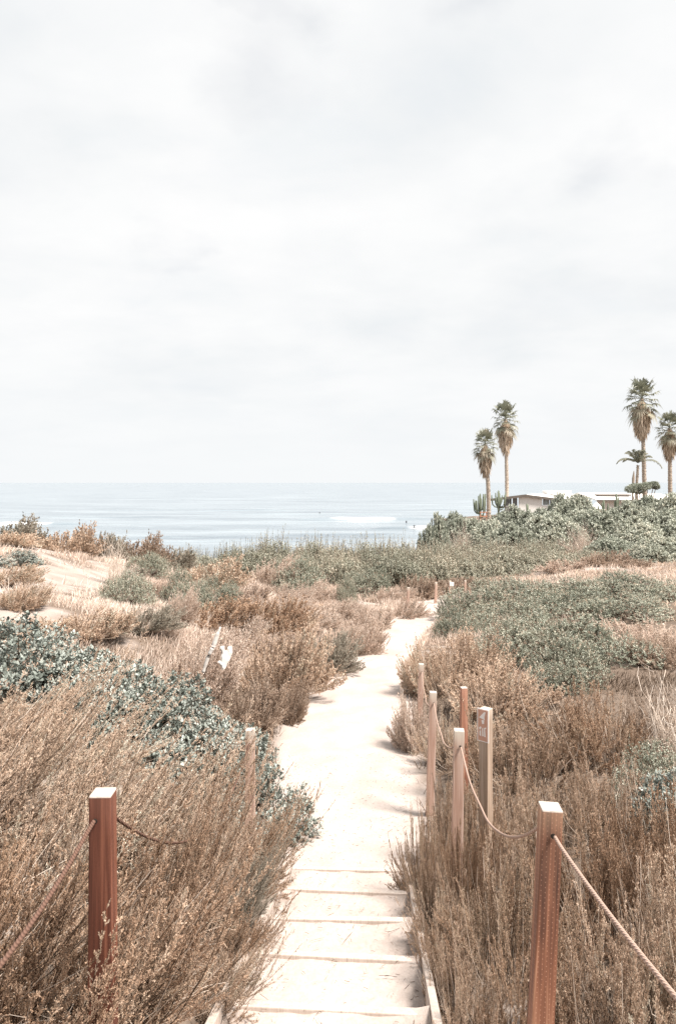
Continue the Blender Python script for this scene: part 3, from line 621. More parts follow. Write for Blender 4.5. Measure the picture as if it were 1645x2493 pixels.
for i in range(2): proto('sage_far', i, sage(41 + i, 1.4, 1.1, 460, 13, 5, .06, .032, (.35, 0), 0.0, .14, .006, .08, .40, 1.0))
for i in range(2): proto('broad', i, leafy(51 + i, 1.0, .95, 22, .36, 950, 10, .054, .036, .12, .35, True, 200))
for i in range(3): proto('green', i, leafy(61 + i, 1.3, 1.1, 24, .40, 1700, 10, .042, .026, .13, .45, False, 300, 200))
for i in range(3): proto('belt', i, leafy(71 + i, 2.2, 1.5, 40, .62, 2300, 10, .085, .045, .26, .9, False, 0, 500))
for i in range(3): proto('hill', i, leafy(81 + i, 3.0, 2.3, 90, .62, 3600, 9, .15, .085, .22, .3, False))
for i in range(2): proto('twig', i, twiggy(91 + i, 1.0, 1.0, 90, 9))
proto('stalks', 0, twiggy(97, .8, 1.0, 60, 3, .006, .8))
COUNT = {}
FMAT = {'sage_lean': 'sage', 'sage': 'sage', 'sage_mid': 'sage', 'sage_far': 'sage', 'broad': 'broad', 'green': 'green', 'belt': 'belt', 'hill': 'hill'}
GROUPS = {'sage_lean': 'feathery brown shrubs beside the path', 'sage': 'feathery brown shrubs beside the path', 'sage_mid': 'feathery brown shrubs beside the path', 'sage_far': 'brown shrubs on the dune and by the far path',
          'broad': 'round leaved green shrubs', 'green': 'small leaved green shrubs', 'belt': 'grey green thicket shrubs before the sea', 'hill': 'rounded grey green shrubs on the hill', 'twig': 'dead bare bushes', 'stalks': 'dead bare bushes'}
rgp = random.Random(4)
def shrub(kind, x, y, R, H, label, mat=None, rz=None, smat=None, sink=.05):
    if kind == 'sage': H *= 1.15
    vs = PROTO[kind]; i = COUNT.get(kind, 0); COUNT[kind] = i + 1
    st, fo, fl, (R0, H0) = vs[i % len(vs)]
    if rz is None: rz = rgp.uniform(-.55, .55) if kind in ('sage_lean', 'sage_mid', 'sage_far') else rgp.uniform(0, 6.28)
    o = empty('shrub' if kind not in ('twig', 'stalks') else 'dead_bush', (x, y, g1(x, y) - sink), rz, (R / R0, R / R0, H / H0))
    tag(o, label, 'shrub' if kind not in ('twig', 'stalks') else 'dead bush', GROUPS[kind])
    def part(name, me, m):
        c = bpy.data.objects.new(name, me); col.objects.link(c); c.parent = o
        if not me.materials: me.materials.append(m)
        if me.materials[0] != m: c.material_slots[0].link = 'OBJECT'; c.material_slots[0].material = m
    part('branches' if fo is None else 'stems', st, M[smat or ('bleach' if fo is None else 'stem_light' if kind in ('sage_mid', 'sage_far') else 'stem')])
    if fo is not None:
        mk = mat or FMAT[kind]
        if mat is None and mk == 'sage' and kind in ('sage', 'sage_lean'): mk = rgp.choice(('sage', 'sage', 'sage', 'sage_brown', 'sage_brown'))
        part('foliage', fo, M[mk])
    if fl is not None: part('flower_clusters', fl, M['flower'])
    return o
LOG = []
def shrub_uv(kind, u, v, y, R, label, **kw):
    """u, v: where the crown's top stands in the photo (1568 px wide), y: its distance"""
    x = px(u * DS, y); H = tz(v * DS, y) - g1(x, y) + .05
    LOG.append((label[:40], round(x, 1), y, round(H, 2)))
    return shrub(kind, x, y, R, max(H * (.94 if kind == 'sage_mid' else 1.08), .42), label, **kw)

# ------------------------------------------------------------------ plants: placement
L = 'sage_lean'
shrub(L, -1.38, 1.9, .52, .60, 'shaded brown brush in the lower left corner under the brown rope', 'sage_brown')  # browner foliage colour stands in for the shading of this corner
shrub(L, -1.20, 2.75, .62, .95, 'feathery brown shrub right behind the dark reddish post')
shrub(L, -1.02, 2.95, .36, .80, 'low tangle of arching bare stems between the dark reddish post and the steps')
shrub(L, -1.75, 3.0, .75, .95, 'brown shrub at the left edge, behind the brown rope', 'sage_brown')  # browner foliage again paints in the shade at this edge
shrub(L, -1.35, 4.2, .62, 1.12, 'leaning brown shrub above the middle of the steps, left side')
shrub(L, -.84, 5.15, .42, .66, 'brown brush drooping onto the path beside the last steps', 'sage_brown')
shrub(L, -.80, 4.75, .34, .55, 'small dark tuft spilling over the left board of the steps', 'sage_grey')
shrub(L, -.86, 5.5, .48, .80, 'dark brown feathery shrub bulging onto the path at the foot of the steps', 'sage_brown')
shrub(L, -1.9, 4.35, .85, 1.12, 'tall pale topped feathery shrub in the middle of the left brush')
shrub(L, -2.7, 4.6, .85, 1.05, 'pale topped feathery shrub at the left picture edge')
shrub(L, -1.7, 5.6, .72, .98, 'feathery tan shrub left of the half buried post')
shrub(L, -2.6, 6.0, .85, .82, 'tan shrub just in front of the round leaved hedge, left part')
shrub(L, -3.4, 6.6, .85, .72, 'brown shrub at left edge just in front of the round leaved hedge')
shrub(L, -.70, 3.55, .30, .46, 'low brown tuft overhanging the left step board nearest the viewer')
shrub(L, -1.16, 4.95, .46, .92, 'brown shrub directly in front of the half buried post')
shrub(L, -.66, 4.25, .26, .42, 'small brown tuft drooping over the middle of the left step board')
shrub(L, -1.12, 3.65, .46, 1.12, 'tall brown shrub hiding the rope right behind the dark reddish post')
shrub(L, -1.0, 4.35, .36, .90, 'upright brown shrub beside the left step board, before the half buried post')
shrub(L, -1.02, 2.02, .24, .28, 'small brown tuft in front of the foot of the dark reddish post')
# round-leaved band
shrub('broad', -.75, 7.1, .62, .72, 'round leaved green shrub touching the path beside the half buried post')
shrub('broad', -1.35, 7.7, .75, .82, 'round leaved shrub in the lower middle of the diagonal green band', sink=.02)
shrub('broad', -2.1, 8.3, .85, .85, 'round leaved shrub under the forked white driftwood')
shrub('broad', -2.55, 7.85, .75, .85, 'round leaved shrub between the driftwood clump and the central clump', sink=.02)
shrub('broad', -1.72, 7.95, .7, .8, 'round leaved shrub filling the band right below the driftwood', sink=.02)
shrub('broad', -3.0, 8.3, .95, .95, 'broad clump of round leaves with pink flower heads, centre of the left green band')
shrub('broad', -3.9, 8.5, .95, .95, 'widest round leaved clump, under the sandy dune slope')
shrub('broad', -4.6, 8.4, .6, .75, 'leftmost round leaved clump near the picture edge')
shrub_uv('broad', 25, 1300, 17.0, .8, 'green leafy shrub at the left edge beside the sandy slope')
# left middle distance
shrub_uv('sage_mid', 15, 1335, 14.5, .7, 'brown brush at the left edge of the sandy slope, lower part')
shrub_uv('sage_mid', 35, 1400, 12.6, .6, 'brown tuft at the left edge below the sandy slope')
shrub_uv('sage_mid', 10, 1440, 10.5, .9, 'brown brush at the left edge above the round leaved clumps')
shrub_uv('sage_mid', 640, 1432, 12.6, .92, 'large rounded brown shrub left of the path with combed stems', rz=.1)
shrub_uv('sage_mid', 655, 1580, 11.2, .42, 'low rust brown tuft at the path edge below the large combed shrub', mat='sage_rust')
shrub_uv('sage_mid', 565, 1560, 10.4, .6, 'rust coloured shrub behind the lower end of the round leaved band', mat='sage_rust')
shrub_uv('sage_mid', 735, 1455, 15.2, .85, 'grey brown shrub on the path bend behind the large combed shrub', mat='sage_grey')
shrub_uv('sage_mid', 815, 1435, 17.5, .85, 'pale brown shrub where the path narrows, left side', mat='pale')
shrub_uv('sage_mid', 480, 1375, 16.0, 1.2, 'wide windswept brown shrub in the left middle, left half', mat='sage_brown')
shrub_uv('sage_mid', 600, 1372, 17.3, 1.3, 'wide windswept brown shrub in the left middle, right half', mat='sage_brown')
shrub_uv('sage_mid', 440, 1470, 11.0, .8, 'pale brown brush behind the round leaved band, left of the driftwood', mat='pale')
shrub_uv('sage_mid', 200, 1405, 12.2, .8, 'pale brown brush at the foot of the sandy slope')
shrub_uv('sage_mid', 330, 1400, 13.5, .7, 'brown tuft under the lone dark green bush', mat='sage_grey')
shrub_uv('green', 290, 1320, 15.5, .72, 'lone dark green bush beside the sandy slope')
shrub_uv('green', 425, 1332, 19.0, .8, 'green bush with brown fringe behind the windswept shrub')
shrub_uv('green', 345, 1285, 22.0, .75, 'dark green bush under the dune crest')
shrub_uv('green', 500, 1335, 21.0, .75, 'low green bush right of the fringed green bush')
shrub_uv('sage_far', 25, 1212, 23.5, 1.25, 'dark topped brown shrub on the dune crest at the left edge', mat='sage_grey')
shrub_uv('sage_far', 15, 1245, 20.5, 1.0, 'brown shrub below the dark topped crest shrub at left edge')
shrub_uv('sage_far', 155, 1230, 23.5, 1.15, 'rounded brown shrub on the dune crest above the sand', mat='sage')
shrub_uv('sage_far', 240, 1245, 25.0, 1.0, 'brown shrub on the crest right of the rounded one', mat='sage_grey')
shrub_uv('sage_far', 320, 1252, 25.5, 1.2, 'rusty brown shrub on the crest sloping down to the sea', mat='sage_rust')
shrub_uv('sage_far', 395, 1278, 26.5, 1.1, 'last brown shrub of the crest before the green thicket', mat='sage_grey')
shrub_uv('stalks', 265, 1255, 18.5, .8, 'clump of tall pale dry stalks below the dune crest')
shrub_uv('sage_far', 490, 1305, 23.0, 1.2, 'brown shrub between the dune and the thicket')
shrub_uv('sage_mid', 620, 1295, 28.0, 1.3, 'pale tan bush in front of the thicket', mat='pale')
shrub_uv('sage_mid', 560, 1345, 22.0, .9, 'pale straw bush behind the windswept brown shrub', mat='pale')
shrub_uv('green', 700, 1310, 27.0, 1.35, 'low dark green bush in front of the thicket, left of centre')
shrub_uv('green', 850, 1320, 30.0, 1.2, 'dark green bush in front of the thicket, nearest the distant posts')
shrub_uv('green', 805, 1340, 26.5, .45, 'tiny dark green bush in the straw')
shrub_uv('sage_far', 960, 1342, 30.5, 1.1, 'rust brown shrub behind the leftmost distant post', mat='sage_rust')
shrub_uv('sage_far', 1025, 1345, 33.5, 1.1, 'rust brown shrub behind the bare distant post', mat='sage_rust')
shrub_uv('sage_far', 1085, 1342, 34.0, 1.1, 'rust brown shrub behind the small white notice', mat='sage_rust')
for (u, v, yy, R, lb) in ((660, 1405, 20.0, .8, 'tan tuft in the straw, left'), (760, 1390, 22.0, .9, 'tan tuft in the middle of the straw'), (850, 1400, 21.5, .8, 'tan tuft in the straw near the path'), (930, 1385, 24.5, .9, 'pale fluffy bush at the foot of the leftmost distant post'), (700, 1350, 25.5, 1.0, 'straw bush below the low dark green bush'), (890, 1358, 28.0, .9, 'pale bush left of the distant posts')):
    shrub_uv('sage_mid', u, v, yy, R, lb, mat='pale')
rt = random.Random(12)
nt_ = 0
while nt_ < 34:
    ty = rt.uniform(14.5, 29); tx = rt.gauss(.1 * (ty - 15) - 1.4, 2.4)
    if float(path_d(np.array([tx]), np.array([ty]))[0]) < .35 or float(dune_mask(np.array([tx]), np.array([ty]))[0]) > .2: continue
    nt_ += 1
    o = shrub('sage_mid', tx, ty, rt.uniform(.45, .8), rt.uniform(.38, .62), 'low rounded tuft of pale straw on the slope left of the path', mat='pale'); o.name = 'straw_tuft'; o['group'] = 'pale straw tufts left of the path'
# thicket before the sea
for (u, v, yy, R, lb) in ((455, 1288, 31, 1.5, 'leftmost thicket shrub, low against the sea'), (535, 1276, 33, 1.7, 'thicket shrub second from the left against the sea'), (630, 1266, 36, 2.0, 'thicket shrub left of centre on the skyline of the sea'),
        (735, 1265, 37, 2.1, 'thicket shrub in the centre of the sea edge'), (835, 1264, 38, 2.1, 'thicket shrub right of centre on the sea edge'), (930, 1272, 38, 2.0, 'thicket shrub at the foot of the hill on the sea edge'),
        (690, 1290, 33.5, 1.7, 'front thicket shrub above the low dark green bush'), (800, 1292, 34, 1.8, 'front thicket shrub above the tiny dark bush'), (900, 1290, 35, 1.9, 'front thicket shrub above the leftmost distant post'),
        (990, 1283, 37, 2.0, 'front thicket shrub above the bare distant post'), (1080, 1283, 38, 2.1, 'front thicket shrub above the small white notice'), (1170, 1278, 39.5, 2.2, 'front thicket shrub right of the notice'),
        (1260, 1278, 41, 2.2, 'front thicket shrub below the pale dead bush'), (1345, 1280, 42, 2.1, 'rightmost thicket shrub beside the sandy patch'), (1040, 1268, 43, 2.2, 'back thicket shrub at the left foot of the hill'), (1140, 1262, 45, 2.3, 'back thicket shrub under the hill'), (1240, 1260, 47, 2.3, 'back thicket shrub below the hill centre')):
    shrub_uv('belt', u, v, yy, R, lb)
# hill
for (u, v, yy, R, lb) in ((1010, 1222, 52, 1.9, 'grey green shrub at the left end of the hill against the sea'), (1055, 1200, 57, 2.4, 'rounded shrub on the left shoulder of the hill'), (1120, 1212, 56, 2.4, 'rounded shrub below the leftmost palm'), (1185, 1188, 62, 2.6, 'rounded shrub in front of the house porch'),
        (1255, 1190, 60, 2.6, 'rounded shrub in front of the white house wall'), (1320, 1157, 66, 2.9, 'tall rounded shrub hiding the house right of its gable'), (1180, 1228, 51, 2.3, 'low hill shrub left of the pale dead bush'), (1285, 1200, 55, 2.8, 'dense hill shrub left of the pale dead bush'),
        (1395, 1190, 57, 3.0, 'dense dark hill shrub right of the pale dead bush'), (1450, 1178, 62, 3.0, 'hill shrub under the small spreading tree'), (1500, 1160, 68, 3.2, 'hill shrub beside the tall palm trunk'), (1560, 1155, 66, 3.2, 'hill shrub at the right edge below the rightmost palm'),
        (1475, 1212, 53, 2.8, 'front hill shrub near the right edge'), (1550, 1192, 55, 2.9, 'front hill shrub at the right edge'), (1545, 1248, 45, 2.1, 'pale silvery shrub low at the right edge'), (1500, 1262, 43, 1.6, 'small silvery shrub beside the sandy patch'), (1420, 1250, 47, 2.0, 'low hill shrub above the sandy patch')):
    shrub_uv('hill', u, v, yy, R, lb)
shrub_uv('twig', 1345, 1212, 50, 1.7, 'pale dead bush of bare twigs on the hill side', smat='pale')
shrub_uv('twig', 1070, 1220, 51, 1.2, 'pale dead bush on the left shoulder of the hill', smat='pale')
shrub_uv('sage_far', 1390, 1285, 40, 1.7, 'rust coloured shrub beside the sandy patch', mat='sage_rust')
shrub_uv('sage_far', 1300, 1303, 37, 1.3, 'tan brown shrub left of the sandy patch', mat='pale')
shrub_uv('sage_far', 1455, 1300, 39, 1.3, 'rust coloured low shrub right of the sandy patch', mat='sage_rust')
# right side, middle distance
for (u, v, yy, R, lb) in ((1110, 1358, 23.0, 1.5, 'green shrub bulging towards the path end'), (1210, 1345, 24.5, 1.7, 'green shrub behind the bulging one'), (1310, 1340, 25.5, 1.8, 'green shrub in the middle of the far green bank'), (1420, 1335, 26.5, 1.9, 'green shrub in the right part of the far green bank'), (1530, 1345, 25.0, 1.9, 'green shrub at the right edge of the far green bank'),
        (1180, 1395, 20.0, 1.4, 'front green shrub of the bank beside the path bend'), (1460, 1385, 20.5, 1.7, 'dark front green shrub of the bank near the right edge'), (1330, 1375, 21.5, 1.6, 'front green shrub of the bank in its middle'), (1065, 1405, 19.5, .8, 'small green shrub on the path edge')):
    shrub_uv('green', u, v, yy, R, lb)
for (u, v, yy, R, lb) in ((1190, 1450, 15.0, 1.05, 'grey green leafy shrub at the left of the near green bank'), (1290, 1435, 14.5, 1.25, 'grey green leafy shrub in the middle of the near green bank'), (1400, 1450, 14.0, 1.2, 'grey green leafy shrub at the right of the near green bank'), (1320, 1495, 12.2, .85, 'lower leafy shrub in front of the near green bank')):
    shrub_uv('green', u, v, yy, R, lb)
shrub_uv('sage_mid', 1500, 1455, 15.0, 1.1, 'tan brush at the right edge beside the near green bank', mat='pale', rz=2)
shrub_uv('sage_mid', 1560, 1470, 13.5, .9, 'rust brown brush at the right edge', mat='sage_rust', rz=3)
shrub_uv('sage_mid', 1010, 1490, 13.0, .6, 'pale brown shrub on the right path edge with drooping sprigs', rz=2.8)
shrub_uv('sage_mid', 1075, 1480, 13.2, .9, 'brown shrub behind the farthest rope post', rz=1.2)
shrub_uv('sage_mid', 1150, 1530, 11.0, .9, 'brown shrub behind the short dark post', rz=1.0)
shrub_uv('sage_mid', 972, 1600, 9.8, .34, 'low twiggy shrub leaning over the path from the right', mat='pale', rz=3.1)
S = 'sage'
shrub(S, 2.15, 8.2, .95, .95, 'tall feathery brown shrub behind the trail sign')
shrub(S, 3.2, 8.6, 1.0, 1.0, 'tall feathery brown shrub in the middle of the right brush')
shrub(S, 1.55, 8.9, .6, .75, 'brown shrub around the short dark post')
shrub(S, 4.2, 9.0, .8, .6, 'low brown brush under the white stalks', 'sage_rust')
shrub('stalks', 3.9, 8.2, .75, 1.15, 'stand of bleached dead stalks at the right')
shrub('twig', 4.5, 8.6, .7, .8, 'bleached twiggy bush at the right edge behind the leafy clump')
shrub('broad', 3.0, 6.0, .55, .65, 'round leaved clump at the right edge')
shrub('green', 3.3, 6.7, .6, .6, 'grey green small leaved bush behind the right round leaved clump')
shrub(S, 1.35, 7.1, .42, .62, 'small brown shrub between the slim pale post and the sign')
shrub(S, 1.75, 6.3, .55, .68, 'brown shrub right of the trail sign post')
shrub(S, 2.4, 6.2, .6, .72, 'brown shrub with dark hollows right of the trail sign')
shrub(S, 1.28, 4.9, .42, .92, 'feathery shrub between the pinholed post and the trail sign')
shrub(S, 1.0, 3.9, .45, .78, 'feathery brown shrub beside the steps, left of the pinholed post')
shrub(S, .92, 4.80, .30, 1.02, 'dried tall stalks in front of the second right post', 'sage_brown')
shrub(S, 1.06, 6.30, .36, .92, 'tan shrub burying the foot of the slim pale post')
shrub(S, .72, 5.6, .30, .80, 'thin upright sprigs leaning over the path before the posts', 'sage_brown')
shrub(S, 1.75, 4.4, .62, 1.05, 'tall feathery shrub right behind the pinholed post')
shrub(S, 2.45, 4.7, .7, 1.05, 'tall feathery shrub at the right picture edge')
shrub(S, .88, 3.1, .34, .58, 'low brown tangle between the steps and the pinholed post')
shrub(S, 1.35, 3.05, .55, .88, 'brown shrub with arching stems under the pinkish rope')
shrub(S, 1.95, 3.4, .7, 1.0, 'brown shrub at the right edge above the pinkish rope')
shrub(S, .65, 3.75, .26, .42, 'small brown tuft drooping over the right step board')
shrub(S, .70, 4.5, .28, .5, 'brown tuft at the foot of the right step board')
shrub(S, .60, 3.15, .26, .42, 'little brown tuft over the right step board nearest the viewer')
shrub(S, .66, 4.15, .26, .46, 'brown tuft leaning on the right step board, middle of its length')
shrub(S, .74, 5.1, .26, .6, 'brown tuft where the right step board ends')
shrub(S, 1.35, 2.2, .45, .55, 'shaded low brush in the lower right corner')
for l in LOG:
    open('/tmp/H.txt', 'a').write(str(l) + '\n')

# ------------------------------------------------------------------ ground cover
def scatter(n, x0, x1, y0, y1, seed, dens):
    rg = np.random.default_rng(seed)
    x = rg.uniform(x0, x1, n); y = y0 + (y1 - y0) * rg.uniform(0, 1, n)
    k = (np.abs(x) < y * .56 + 1.5) & (path_d(x, y) > .12) & (dune_mask(x, y) < .2 + .5 * (rg.uniform(0, 1, n) > .93)) & (rg.uniform(0, 1, n) < dens(x, y))
    return x[k], y[k], rg
def grass(name, seeds, hgt, wid, mat, label):
    ac = Acc()
    for (n_, x0, x1, y0, y1, sd_, dens, hs) in seeds:
        x, y, rg = scatter(n_, x0, x1, y0, y1, sd_, dens); z = ground(x, y)
        lump = .3 + 1.2 * vnoise(x, y, .8, 51)
        h = hgt * hs * rg.uniform(.5, 1.2, len(x)) * lump
        b = np.stack([x, y, z - .02], 1); az = rg.uniform(0, 2 * np.pi, len(x)); sp = rg.uniform(.1, 1.3, len(x))
        d = np.stack([np.cos(az) * sp + .15, np.sin(az) * sp, np.ones(len(x))], 1); e = b + nrm(d) * h[:, None]
        mid = b + (e - b) * .5; mid[:, 2] += h * .08
        S = nrm(np.stack([rg.normal(size=len(x)), rg.normal(size=len(x)) * .4, np.zeros(len(x))], 1))
        ww = (wid * np.clip(y / 12, .5, 3))[:, None]
        V = np.stack([b - S * ww * .5, b + S * ww * .5, mid + S * ww * .4, e, mid - S * ww * .4], 1)
        bi = np.arange(len(x))[:, None] * 5; a = np.repeat(np.clip(.25 + .5 * vnoise(x, y, 2.2, 52) + rg.normal(0, .15, len(x)), 0, 1), 5)
        ac.add(V.reshape(-1, 3), bi + np.array([[0, 1, 2, 4]]), a); nb_ = ac.n
        ac.Ft.append((bi + np.array([[2, 3, 4]])) + nb_ - len(x) * 5)
    tag(link(name, ac.mesh(name), mat), label, 'grass', None, 'stuff')
straw = lambda x, y: np.clip(np.exp(-((x - (.1 * (y - 15) - 1.0)) / 3.8) ** 2) * 1.1 * (y > 13) + .25, 0, 1)
grass('dry_grass', [(170000, -9, 7, 13.5, 33, 61, straw, .62), (60000, 5, 22, 30, 46, 62, lambda x, y: np.clip(np.exp(-((x - 13) / 5) ** 2), 0, 1), .55), (50000, -9, -2, 9.5, 22, 63, lambda x, y: x * 0 + .8, .55)], .42, .010, M['pale'], 'fluffy pale straw covering the slope left of the path')
grass('low_scrub', [(45000, -16, 18, 13, 34, 72, lambda x, y: x * 0 + .45, .6), (50000, -14, 30, 34, 75, 73, lambda x, y: x * 0 + .8, 1.0)], .32, .011, M['sage'], 'low brown scrub filling the ground between the shrubs')
grass('shade_underbrush', [(70000, -8, 8, 1.0, 13, 71, lambda x, y: x * 0 + .8, .55)], .32, .011, M['litter'], 'twigs and litter under the near brush, coloured dark as its shade')  # dark colour makes the hollows under the near brush read as shade
# twigs and dry crumbs on the steps and along the path
rg = np.random.default_rng(9); ac = Acc()
def on_surface(x, y):
    lx = (x + .05) * math.cos(R_(3)) - (y - 3.48) * math.sin(R_(3)); ly = (x + .05) * math.sin(R_(3)) + (y - 3.48) * math.cos(R_(3))
    k = np.ceil(ly / .69); return np.where(ly < .69 * 4, -(2.6 + .21 * np.clip(k, -4, 4)) + .004, ground(x, y) + .004)
n_ = 1500; y = rg.uniform(2.6, 9.5, n_); e_ = rg.beta(.35, .45, n_) * 2 - 1
x = np.interp(y, PY, PX) + e_ * np.interp(y, PY, PW) * .97; z = on_surface(x, y)
az = rg.uniform(0, 6.28, n_); ln_ = rg.uniform(.008, .035, n_) * (1 + (rg.uniform(0, 1, n_) > .93) * 2.5)
P0 = np.stack([x, y, z], 1); dd = np.stack([np.cos(az), np.sin(az), rg.uniform(-.02, .15, n_)], 1) * ln_[:, None]
tubes(ac, np.stack([P0, P0 + dd * .5 + rg.normal(0, .002, P0.shape), P0 + dd], 1), .0013, np.clip(rg.normal(.5, .25, n_), 0, 1))
tag(link('twig_litter', ac.mesh('twig_litter'), M['stem']), 'dry twig bits scattered on the steps and path edges', 'litter', None, 'stuff')

# ------------------------------------------------------------------ driftwood
def wood_poly(name, pts, rads, mat, loc, rot=(0, 0, 0), parent=None, seed=0, flat_=.6):
    rg = np.random.default_rng(seed); a = Acc(); pts = np.array(pts, float); K = len(pts)
    tt = np.linspace(0, K - 1, K * 6); Pf = np.stack([np.interp(tt, range(K), pts[:, i]) for i in range(3)], 1); rf = np.interp(tt, range(K), rads) * (1 + rg.normal(0, .06, len(tt)))
    tubes(a, Pf[None], rf[None], .5, 9)
    V = a.V[0]; c0 = len(V) // 9
    # close both ends with a fan
    V = np.concatenate([V, [Pf[0], Pf[-1]]]); ft = [(len(V) - 2, (i + 1) % 9, i) for i in range(9)] + [(len(V) - 1, (c0 - 1) * 9 + i, (c0 - 1) * 9 + (i + 1) % 9) for i in range(9)]
    me = nmesh(name, V, [a.Fq[0], np.array(ft)], None, True)
    o = link(name, me, mat, parent, loc); o.rotation_euler = rot; return o
yd = 9.6; xd = px(521, yd)
zd = tz(1640, yd)
OUT = [(600, 960), (665, 940), (740, 945), (742, 1020), (750, 1082), (800, 1075), (832, 1085), (838, 1000), (850, 958), (905, 950), (958, 962), (975, 1060), (978, 1150), (940, 1270), (905, 1330), (870, 1400), (830, 1480), (800, 1530), (770, 1600), (740, 1640), (710, 1640), (680, 1650), (640, 1540), (600, 1500), (560, 1450), (540, 1400), (585, 1370), (630, 1370), (640, 1260), (650, 1150), (640, 1090), (605, 1040)]
kd = 1 / 11.2 / F * yd * 1.0
bm = bmesh.new(); f_ = bm.faces.new([bm.verts.new(((a - 780) * kd, 0, (1640 - b) * kd - .02)) for a, b in OUT])
e_ = bmesh.ops.extrude_face_region(bm, geom=[f_]); bmesh.ops.translate(bm, vec=(0, .085, 0), verts=[v for v in e_['geom'] if isinstance(v, bmesh.types.BMVert)])
bmesh.ops.recalc_face_normals(bm, faces=bm.faces); bmesh.ops.bevel(bm, geom=[e for e in bm.edges if e.calc_face_angle(0) > 1.2 and abs(e.verts[0].co.y - e.verts[1].co.y) < .01], offset=.018, segments=2, affect='EDGES')
for v in bm.verts: v.co.y += .004 * math.sin(v.co.z * 40 + v.co.x * 25); v.co.x += .004 * math.sin(v.co.z * 60)
bmesh.ops.triangulate(bm, faces=bm.faces)
o = bm_obj('driftwood', bm, M['drift'], None, (px(480 + 780 / 11.2, yd), yd, tz(1480 + 1640 / 11.2, yd)))
o.rotation_euler = (R_(-12), 0, R_(8)); o.scale = (.9, 1, .9)
tag(o, 'thick white bleached driftwood stump with two prongs', 'driftwood', 'bleached driftwood')
o = wood_poly('driftwood', [(-.10, 0, -.20), (-.03, 0, .02), (.05, .0, .18), (.10, .0, .34), (.145, 0, .44)], [.022, .026, .032, .028, .010], M['drift'], (px(512, yd + .2), yd + .2, tz(1612, yd)), seed=6)
tag(o, 'slanting white bleached driftwood limb with a pointed tip', 'driftwood', 'bleached driftwood')

# ------------------------------------------------------------------ house on the hill
def prism(name, pts, mats, parent=None, loc=(0, 0, 0)):
    """pts: list of faces given by 3-D corner lists"""
    bm = bmesh.new(); cache = {}
    for fc in pts:
        vs = []
        for p in fc:
            k = tuple(round(c, 4) for c in p)
            if k not in cache: cache[k] = bm.verts.new(k)
            vs.append(cache[k])
        bm.faces.new(vs)
    bmesh.ops.recalc_face_normals(bm, faces=bm.faces)
    return bm_obj(name, bm, mats, parent, loc)
def slab(a, b, c, d, th):
    """four corners (top), thickness th downwards -> faces"""
    lo = [(p[0], p[1], p[2] - th) for p in (a, b, c, d)]; hi = [a, b, c, d]
    f = [hi, lo[::-1]]
    for i in range(4): f.append([hi[i], hi[(i + 1) % 4], lo[(i + 1) % 4], lo[i]])
    return f
HY = 85.0; hx = lambda u: px(u, HY)
house = empty('house', (hx(1275), HY, -5.0)); tag(house, 'low white beach house with a shallow gabled roof and dark fascia on the hill', 'house')
ho = Vector(house.location)
def hp(u, v, y=HY): return (px(u, y) - ho.x, y - ho.y, tz(v, y) - ho.z)
dr = Vector((19.2, 39, 0)).normalized() * 24
def sh(p, k=1.0, dz=0): return (p[0] + dr.x * k, p[1] + dr.y * k, p[2] + dz)
pl, pk, pr = hp(1193, 1214.5), hp(1278, 1204), hp(1372, 1216)
r1 = prism('roof', slab(pl, pk, sh(pk), sh(pl), .14), M['roofw'], house)
r2 = prism('roof', slab(pk, pr, sh(pr), sh(pk), .14), M['roofw'], house)
for a, b, nm in ((pl, pk, 1), (pk, pr, 2)):
    e = .05
    prism('fascia', slab((a[0], a[1] - .06, a[2] + .02), (b[0], b[1] - .06, b[2] + .02), (b[0], b[1] - .003, b[2] + .02), (a[0], a[1] - .003, a[2] + .02), .30), M['fascia'], house)
# walls set back under the eave
wy = .30
def wl(u): return px(u, HY + wy) - ho.x
def wtop(x):   # underside of the roof at local x
    if x < pk[0]: return pl[2] + (pk[2] - pl[2]) * (x - pl[0]) / (pk[0] - pl[0]) - .16
    return pk[2] + (pr[2] - pk[2]) * (x - pk[0]) / (pr[0] - pk[0]) - .16
def wall_seg(u0, u1, name, mat, yoff=0, z0=-1.0, ztop=None, th=.2):
    x0, x1 = wl(u0), wl(u1)
    xsx = [x0] + ([pk[0]] if x0 < pk[0] < x1 else []) + [x1]
    top = [(x, wy + yoff, (wtop(x) if ztop is None else ztop)) for x in xsx]; bot = [(x1, wy + yoff, z0), (x0, wy + yoff, z0)]
    fr = top + bot; bk = [(p[0], p[1] + th, p[2]) for p in fr]
    f = [fr, bk[::-1]] + [[fr[i], fr[(i + 1) % len(fr)], bk[(i + 1) % len(fr)], bk[i]] for i in range(len(fr))]
    return prism(name, f, mat, house)
wall_seg(1262.5, 1319, 'wall', M['white'])
wall_seg(1319.3, 1372, 'wall', M['white'], .02, -1.0, wtop(wl(1340)) - .75)
wall_seg(1231, 1262, 'wall', M['white'], .6, -1.0, wtop(wl(1232)) - 1.15)
